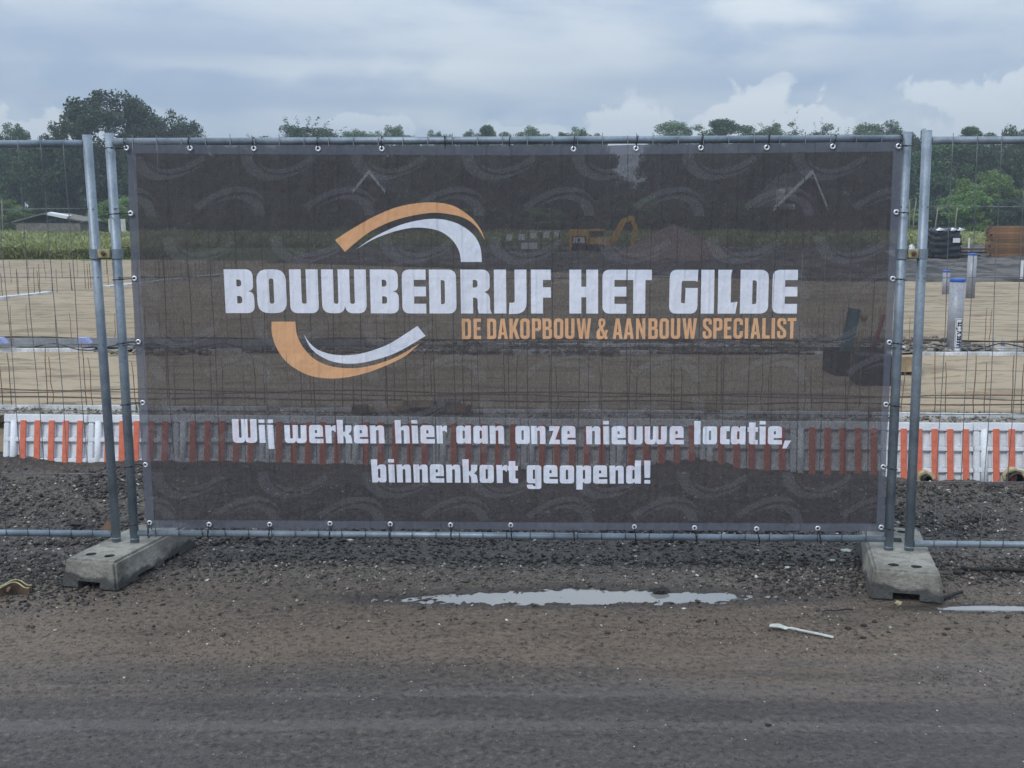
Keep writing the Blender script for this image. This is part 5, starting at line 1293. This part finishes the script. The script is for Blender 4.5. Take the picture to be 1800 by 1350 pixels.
# ================================================================== background buildings
def shed():
    y = 62; a = at_y(20, 397, y); b = at_y(146, 397, y); w = b.x - a.x
    root = empty('garden_shed', (a.x, y, SZ - .03), .0, 'low grey shed with a shallow roof in front of the left trees', 'shed')
    hw = at_y(20, 391, y).z - SZ; hr = at_y(20, 376, y).z - SZ
    bm = bmesh.new(); box(bm, .2, w - .2, .1, 3.5, 0, hw - .02); from_bm('shed_wall', bm, M['greywood'], root)
    for nm, xx0, xx1, z0, z1 in (('l', 0, w * .45, hw, hr), ('r', w * .45 + .01, w, hr, hw + .05)):
        bm = bmesh.new(); va = []
        for y_ in (0, 3.7): va.append([bm.verts.new(c) for c in ((xx0, y_, z0), (xx1, y_, z1), (xx1, y_, z1 + .07), (xx0, y_, z0 + .07))])
        bm.faces.new(va[0]); bm.faces.new(va[1][::-1])
        for k in range(4): bm.faces.new((va[0][k], va[1][k], va[1][(k + 1) % 4], va[0][(k + 1) % 4]))
        bmesh.ops.recalc_face_normals(bm, faces=bm.faces); from_bm('roof_slope', bm, M['greywood'], root)
    bm = bmesh.new(); bmv = [bm.verts.new(c) for c in ((w * .50, -.03, hr - .03), (w * .52, -.03, hr + .10), (w * .80, -.03, hw + .38), (w * .78, -.03, hw + .22))]
    f = bm.faces.new(bmv); r = bmesh.ops.extrude_face_region(bm, geom=[f])
    for v in [g for g in r['geom'] if isinstance(g, bmesh.types.BMVert)]: v.co.y += .6; v.co.z += .04
    bmesh.ops.recalc_face_normals(bm, faces=bm.faces); from_bm('white_roof_sheet', bm, M['white'], root)
shed()
for i, (px, w_, lb) in enumerate(((193, 5, 'small pale panel left of the post at the meadow edge'), (216, 8, 'small pale panel right of the left posts at the meadow edge'))):
    a = at_y(px, 394, 60); bm = bmesh.new(); s = 60 / FPX; box(bm, -w_ / 2 * s, w_ / 2 * s, 0, .08, -.6, 9 * s); tag(from_bm('garden_screen', bm, M['bag'], loc=a), lb, 'panel')
def house(px0, px1, peak_px, peak_py, eave_py, y, label, ridge_px=None, windows=()):
    a, b = at_y(px0, eave_py, y), at_y(px1, eave_py, y); pk = at_y(peak_px, peak_py, y); w = b.x - a.x; he = a.z - SZ; hp = pk.z - SZ; xp = pk.x - a.x
    root = empty('house', (a.x, y, SZ - .03), 0, label, 'house')
    bm = bmesh.new(); pr = [(.2, 0), (w - .2, 0), (w - .2, he), (xp, hp - .15), (.2, he)]
    va = [bm.verts.new((x, .3, z)) for x, z in pr]; vb = [bm.verts.new((x, 8, z)) for x, z in pr]; bm.faces.new(va); bm.faces.new(vb[::-1])
    for k in range(5): bm.faces.new((va[k], vb[k], vb[(k + 1) % 5], va[(k + 1) % 5]))
    bmesh.ops.recalc_face_normals(bm, faces=bm.faces); from_bm('wall', bm, M['brickwall'], root)
    for x0, z0, x1, z1 in ((-.1, he - .1, xp, hp), (w + .1, he - .1, xp, hp)):
        bm = bmesh.new(); va = []
        for yy in (0, 8.3): va.append([bm.verts.new(c) for c in ((x0, yy, z0), (x1, yy, z1), (x1, yy, z1 + .18), (x0, yy, z0 + .18))])
        bm.faces.new(va[0]); bm.faces.new(va[1][::-1])
        for k in range(4): bm.faces.new((va[0][k], va[1][k], va[1][(k + 1) % 4], va[0][(k + 1) % 4]))
        bmesh.ops.recalc_face_normals(bm, faces=bm.faces); from_bm('roof_slope', bm, M['roof'], root)
        bm = bmesh.new(); va = []
        for yy in (-.12, -.01): va.append([bm.verts.new(c) for c in ((x0, yy, z0 - .05), (x1, yy, z1 - .05), (x1, yy, z1 + .17), (x0, yy, z0 + .17))])
        bm.faces.new(va[0]); bm.faces.new(va[1][::-1])
        for k in range(4): bm.faces.new((va[0][k], va[1][k], va[1][(k + 1) % 4], va[0][(k + 1) % 4]))
        bmesh.ops.recalc_face_normals(bm, faces=bm.faces); from_bm('barge_board', bm, M['white'], root)
    for (wx, wz, ww, wh) in windows:
        bm = bmesh.new(); A = at_y(wx, wz, y); box(bm, A.x - a.x - ww / 2, A.x - a.x + ww / 2, .22, .29, A.z - SZ - wh / 2, A.z - SZ + wh / 2); wf = from_bm('window', bm, M['white'], root)
        bm = bmesh.new(); box(bm, A.x - a.x - ww * .36, A.x - a.x + ww * .36, .19, .218, A.z - SZ - wh * .38, A.z - SZ + wh * .38); from_bm('pane', bm, M['bag'], wf)
    if ridge_px:
        c = at_y(ridge_px, eave_py - 8, y); bm = bmesh.new(); box(bm, w + .15, c.x - a.x, 1, 7, 0, c.z - SZ - .6); from_bm('side_wing', bm, M['brickwall'], root)
        bm = bmesh.new(); box(bm, w + .12, c.x - a.x + .2, .8, 7.2, c.z - SZ - .55, c.z - SZ); from_bm('side_wing_roof', bm, M['roof'], root)
house(623, 674, 649, 303, 335, 64, 'dark gabled house with pale barge boards among the trees, left of centre behind the banner')
house(1362, 1452, 1428, 303, 366, 64, 'dark gabled house with long pale roof edge behind the banner at right', 1570, ((1374, 345, .45, .9), (1395, 337, .35, .5), (1385, 362, .9, .3)))

# ================================================================== vegetation
def crown_mesh(seed, rx, rz, nclump, nleaf, leaf, shell=.55, spikes=0, low=-.8):
    r = np.random.RandomState(seed)
    d = r.normal(size=(nclump, 3)); d /= np.linalg.norm(d, axis=1)[:, None]; d = d[d[:, 2] > low]
    rad = shell + (1 - shell) * r.rand(len(d)) ** .6
    cen = d * rad[:, None] * np.array([rx, rx, rz]); crad = r.uniform(.13, .30, len(d)) * rx
    n_per = np.maximum((nleaf * crad ** 2 / (crad ** 2).sum()).astype(int), 8); P = []
    for c, cr, n in zip(cen, crad, n_per):
        q = r.normal(size=(n, 3)); q /= np.linalg.norm(q, axis=1)[:, None]; q *= (r.rand(n, 1) ** .45) * cr; q[:, 2] *= .72
        P.append(c + q)
    P = np.concatenate(P); k = len(P)
    if spikes:
        ext = []
        for c in cen[:spikes]:
            t = r.rand(26, 1) ** 1.3; u = c / np.linalg.norm(c) + np.array([0, 0, .5]); ext.append(c + u * t * rx * .42 + r.normal(size=(26, 3)) * .03 * rx)
        P = np.concatenate([P] + ext); k = len(P)
    s = leaf * r.uniform(.6, 1.35, k)
    a = r.normal(size=(k, 3)); a /= np.linalg.norm(a, axis=1)[:, None]; b = np.cross(a, r.normal(size=(k, 3))); b /= np.linalg.norm(b, axis=1)[:, None]
    a *= s[:, None] * .62; b *= s[:, None] * .36; c_ = np.cross(a, b); c_ /= (np.linalg.norm(c_, axis=1)[:, None] + 1e-9)
    P = P - (np.percentile(P, 99.7, 0) + np.percentile(P, .3, 0)) / 2; P = P / np.percentile(np.abs(P), 99.3, 0)[None] ; a /= 1; V = np.stack([P - a, P + b * .9 + c_ * s[:, None] * .08, P + a, P - b * .9 + c_ * s[:, None] * .08], 1).reshape(-1, 3); F = np.arange(k * 4).reshape(-1, 4)
    return V, F
def trunk_bm(h, rx, rz, r0, seed, spread=1.0):
    rs_ = random.Random(seed); bm = bmesh.new(); top = h + rz * .3
    pts = [Vector((rs_.uniform(-.12, .12) * k, rs_.uniform(-.1, .1) * k, top * k / 6)) for k in range(7)]; pts[0] = Vector((0, 0, -.3))
    tube(bm, pts, [r0 * (1.15 - .8 * k / 6) for k in range(7)], 7)
    for k in range(9):
        st = pts[rs_.randrange(2, 6)]; a = rs_.uniform(0, 2 * PI); L = rx * rs_.uniform(.5, .95) * spread
        e = st + Vector((math.cos(a) * L, math.sin(a) * L, rz * rs_.uniform(.3, .95))); md = st.lerp(e, .5) + Vector((0, 0, -.08 * L))
        tube(bm, [st, md, e], [r0 * .38, r0 * .22, r0 * .06], 5)
        for q in range(2):
            f = md.lerp(e, rs_.uniform(.2, .8)); g = f + Vector((rs_.uniform(-1, 1), rs_.uniform(-1, 1), rs_.uniform(.2, 1))) * rx * .3; tube(bm, [f, g], [r0 * .12, r0 * .03], 4)
    return bm
_V = {}
def variant(kind, i):
    """kinds: round, spiky, low (crown to the ground), airy"""
    key = (kind, i)
    if key in _V: return _V[key]
    sd = 100 + i * 7 + {'round': 0, 'spiky': 31, 'low': 57, 'airy': 83}[kind]
    if kind == 'round': V, F = crown_mesh(sd, 1, .85, 70, 15000, .060, .48)
    elif kind == 'spiky': V, F = crown_mesh(sd, 1, .8, 70, 13000, .058, .48, 26)
    elif kind == 'airy': V, F = crown_mesh(sd, 1, .9, 70, 13500, .056, .50)
    else: V, F = crown_mesh(sd, 1, 1.0, 110, 17000, .068, .45, 0, -1.1)
    o = from_np('crown', V, F); me = o.data; bpy.data.objects.remove(o); _V[key] = me; return me
_MV = {}
def crown_with(kind, i, mat):
    key = (kind, i, mat)
    if key not in _MV: me = variant(kind, i).copy(); me.materials.append(M[mat]); _MV[key] = me
    return _MV[key]
lastroot = [None]
def tree(px, top_py, w_px, y, kind, i, mat, label, hfrac=.62, bark='bark', cat='tree', group=None, base_z=SZ - .05):
    """hfrac: crown height as a share of tree height"""
    t = at_y(px, top_py, y); H = t.z - base_z; rx = w_px / 2 * y / FPX; rz = H * hfrac / 2; cz = H - rz
    root = empty('tree' if cat == 'tree' else 'shrub', (t.x, y, base_z), random.uniform(0, 6), label, cat, group)
    o = link_mesh('crown', crown_with(kind, i, mat), None, root, (0, 0, cz)); 
    o.scale = (rx, rx, rz)
    lastroot[0] = root
    bm = trunk_bm(max(cz - rz * .4, .5), rx, rz, max(.05, H * .016), i + int(px)); from_bm('trunk', bm, M[bark], root)
    return root
# far individual crowns showing above the fence
rs = random.Random(11)
TR = [(18, 222, 80, 96, 'round', 0, 'leafmid', 'round tree at the far left rising just above the fence rail', .6),
 (185, 163, 178, 80, 'airy', 0, 'leafdark', 'tallest broad dark tree above the two left posts', .66),
 (120, 205, 92, 82, 'round', 1, 'leafdark', 'dark tree joining the left flank of the tallest tree', .7),
 (245, 178, 80, 84, 'round', 2, 'leafdark', 'dark tree joining the right flank of the tallest tree', .7),
 (318, 203, 92, 86, 'airy', 1, 'leafdark', 'smaller dark tree right of the tallest tree', .6),
 (528, 216, 104, 92, 'spiky', 0, 'leafmid', 'spiky topped tree above the banner, left of centre', .5),
 (625, 234, 56, 100, 'airy', 2, 'leafpale', 'low pale tree top just right of the spiky tree', .55),
 (688, 226, 50, 100, 'round', 3, 'leafpale', 'small round pale tree top above the banner at the upper swoosh', .55),
 (722, 243, 46, 103, 'airy', 0, 'leafpale', 'faint low tree top to the right of the small round one', .5),
 (770, 235, 38, 104, 'round', 0, 'leafpale', 'small lone tree top above the fifth eyelet gap of the banner', .5),
 (828, 235, 30, 104, 'round', 1, 'leafpale', 'narrow tree top left of the twin crowned tree at centre', .5),
 (864, 226, 56, 102, 'round', 2, 'leafmid', 'twin crowned tree above the centre of the banner', .55),
 (937, 230, 58, 104, 'round', 3, 'leafpale', 'round tree top just right of the banner centre', .55),
 (1012, 229, 52, 104, 'airy', 1, 'leafmid', 'round tree top above the H of the banner', .55),
 (1046, 240, 36, 106, 'round', 0, 'leafpale', 'low tree top right beside the round one near banner centre', .5),
 (1196, 219, 90, 96, 'round', 1, 'leafpale', 'wide pale tree, first of the row of five above the right of the banner', .6),
 (1283, 215, 80, 96, 'round', 2, 'leafmid', 'tallest round tree of the row of five above the right of the banner', .6),
 (1364, 220, 66, 98, 'spiky', 1, 'leafpale', 'middle tree of the row of five above the right of the banner', .55),
 (1450, 224, 66, 98, 'spiky', 2, 'leafpale', 'fourth and lowest tree of the row of five above the banner', .55),
 (1536, 220, 76, 96, 'round', 3, 'leafpale', 'last tree of the row of five, left of the right posts', .6),
 (1612, 238, 60, 84, 'round', 0, 'leafdark', 'dark tree directly behind the two right posts', .8),
 (1716, 228, 60, 90, 'round', 2, 'leafmid', 'small tree top poking above the right fence rail', .6),
 (1672, 252, 100, 80, 'low', 0, 'leafpale', 'tall leafy tree right of the right posts', .92),
 (1730, 262, 80, 78, 'low', 1, 'leafdark', 'dark leafy tree in the middle of the right fence opening', .92),
 (1792, 226, 76, 84, 'airy', 2, 'leafmid', 'loose airy tree at the right picture edge with sky gaps', .85),
 (1740, 306, 100, 70, 'low', 2, 'leafbright', 'bright green bushy tree right of the right posts', .95),
]
for (px, ty, w, y, kd, i, mt, lb, hf) in TR:
    if 500 < px < 1720 and hf < .65: tree(px, ty - 4, w * 1.35, y, kd, i, mt, lb, .36)
    else: tree(px, ty - 3, w * 1.08, y, kd, i, mt, lb, hf)
# hedge of shrubs closing the horizon
SH = []
px = -110
while px < 1930:
    w = rs.uniform(88, 150); gapsky = 1060 < px + w * .3 < 1150
    top = rs.uniform(246, 264) if not gapsky else 322
    SH.append((px + w * .3, top, w, rs.uniform(76, 94))); px += w * .42
def nth(k, tot):
    L = ['first', 'second', 'third', 'fourth', 'fifth', 'sixth', 'seventh', 'eighth', 'ninth', 'tenth', 'eleventh', 'twelfth', 'thirteenth', 'fourteenth', 'fifteenth', 'sixteenth', 'seventeenth', 'eighteenth', 'nineteenth', 'twentieth', 'twenty first', 'twenty second', 'twenty third', 'twenty fourth', 'twenty fifth']
    return (L[k] + ' from the left') if k <= tot / 2 else (L[tot - 1 - k] + ' from the right' if k < tot - 1 else 'rightmost')
for j, (px, ty, w, y) in enumerate(SH):
    side = 'at the left behind the meadow' if px < 230 else ('in the tree belt behind the banner' if px < 1590 else 'at the right behind the building site')
    tree(px, ty, w, y, 'low', j % 3, ('leafmid' if px > 1560 else rs.choice(['leafdark', 'leafdark', 'leafmid'])), 'tall dark shrub of the tree belt, %s' % nth(j, len(SH)), .97, group='shrubs of the tree belt ' + side, cat='shrub')
px = -60; LOWB = []
while px < 1900:
    y = rs.uniform(66, 74); w = rs.uniform(60, 110); top = rs.uniform(335, 372)
    side = 'at the left' if px < 230 else ('behind the banner' if px < 1590 else 'at the right')
    if not (0 < px < 150 and True):
        tree(px, top, w, y, 'low', rs.randrange(3), rs.choice(['leafmid', 'leafdark', 'leafbright']), 'X', .97, group='low bushes ' + side, cat='shrub'); LOWB.append((bpy.data.objects, side))
        LOWB[-1] = (lastroot[0], side)
    px += w * .62
for k, (o, side) in enumerate(LOWB): o['label'] = 'low green bush at the foot of the tree belt, %s' % nth(k, len(LOWB))
# thin bare trunks at the right
for i, (px, y) in enumerate(((1598, 68), (1606, 66), (1645, 67), (1680, 66), (4, 60), (1690, 71))):
    b = at_z(px, 398, SZ); p = at_y(px, 396, y); bm = bmesh.new(); h = rs.uniform(1.6, 2.4)
    tube(bm, [(0, 0, -.5), (rs.uniform(-.03, .04), 0, h * .5), (rs.uniform(-.05, .12), 0, h)], [.045, .038, .03], 6)
    tag(from_bm('bare_tree', bm, M['palebark'], loc=(p.x, y, SZ)), ('pale bare trunk between the two right posts, left one', 'pale bare trunk between the two right posts, right one', 'pale bare trunk just right of the right posts, above the black pallet', 'pale bare trunk above the right half of the black pallet', 'pale bare trunk at the left picture edge beside the shed', 'pale bare trunk farthest right, behind the white stakes')[i], 'tree trunk', 'thin pale trunks')
# meadow
def grass(name, n, region, hmin, hmax, w, mat, seed):
    r = np.random.RandomState(seed); x, y = region(r, n); k = len(x); h = r.uniform(hmin, hmax, k) * (.7 + .8 * (fbm(x * .35, y * .35, 3) + .5))
    a = r.uniform(0, PI, k); dx, dy = np.cos(a) * w, np.sin(a) * w; lx, ly = r.uniform(-.35, .35, k) * h, r.uniform(-.35, .35, k) * h; z0 = SZ - .1
    V = np.stack([np.stack([x - dx, y - dy, np.full(k, z0)], -1), np.stack([x + dx, y + dy, np.full(k, z0)], -1), np.stack([x + lx * .4 + dx * .6, y + ly * .4 + dy * .6, z0 + h * .65], -1), np.stack([x + lx, y + ly, z0 + h], -1)], 1).reshape(-1, 3)
    F = np.concatenate([np.stack([np.arange(k) * 4 + i for i in t], -1) for t in ((0, 1, 2), (0, 2, 3))])
    o = from_np(name, V, F, mat); return tag(o, kind='stuff')
def weeds(name, n, region, h0, size, mat, seed):
    r = np.random.RandomState(seed); x, y = region(r, n); k = len(x)
    hh = h0 * np.clip(.35 + 1.6 * (fbm(x * .9, y * .5, 4, .6) + .35), .25, 2.2); z = SZ - .05 + hh * r.rand(k) ** .7
    P = np.stack([x, y, z], -1); s_ = size * r.uniform(.5, 1.5, k)
    a = r.normal(size=(k, 3)); a /= np.linalg.norm(a, axis=1)[:, None]; b = np.cross(a, r.normal(size=(k, 3))); b /= np.linalg.norm(b, axis=1)[:, None]
    a[:, 2] += .5; a *= s_[:, None]; b *= s_[:, None] * .35
    V = np.stack([P - a, P + b, P + a, P - b], 1).reshape(-1, 3); return tag(from_np(name, V, np.arange(k * 4).reshape(-1, 4), mat), kind='stuff')
def reg_left(r, n):
    y = 34.5 + 32 * r.rand(n) ** 1.4; f = r.uniform(-.52, -.30, n); return f * y, y
def reg_right(r, n):
    y = 46 + 24 * r.rand(n) ** 1.2; f = r.uniform(-.32, .54, n); return f * y, y
grass('meadow_grass', 50000, reg_left, .15, .50, .010, M['grass'], 1)
weeds('meadow_weeds', 120000, reg_left, .48, .075, M['grass'], 5)
grass('rough_grass', 40000, reg_right, .12, .40, .012, M['grass'], 2)
weeds('rough_weeds', 110000, reg_right, .42, .085, M['grass'], 6)
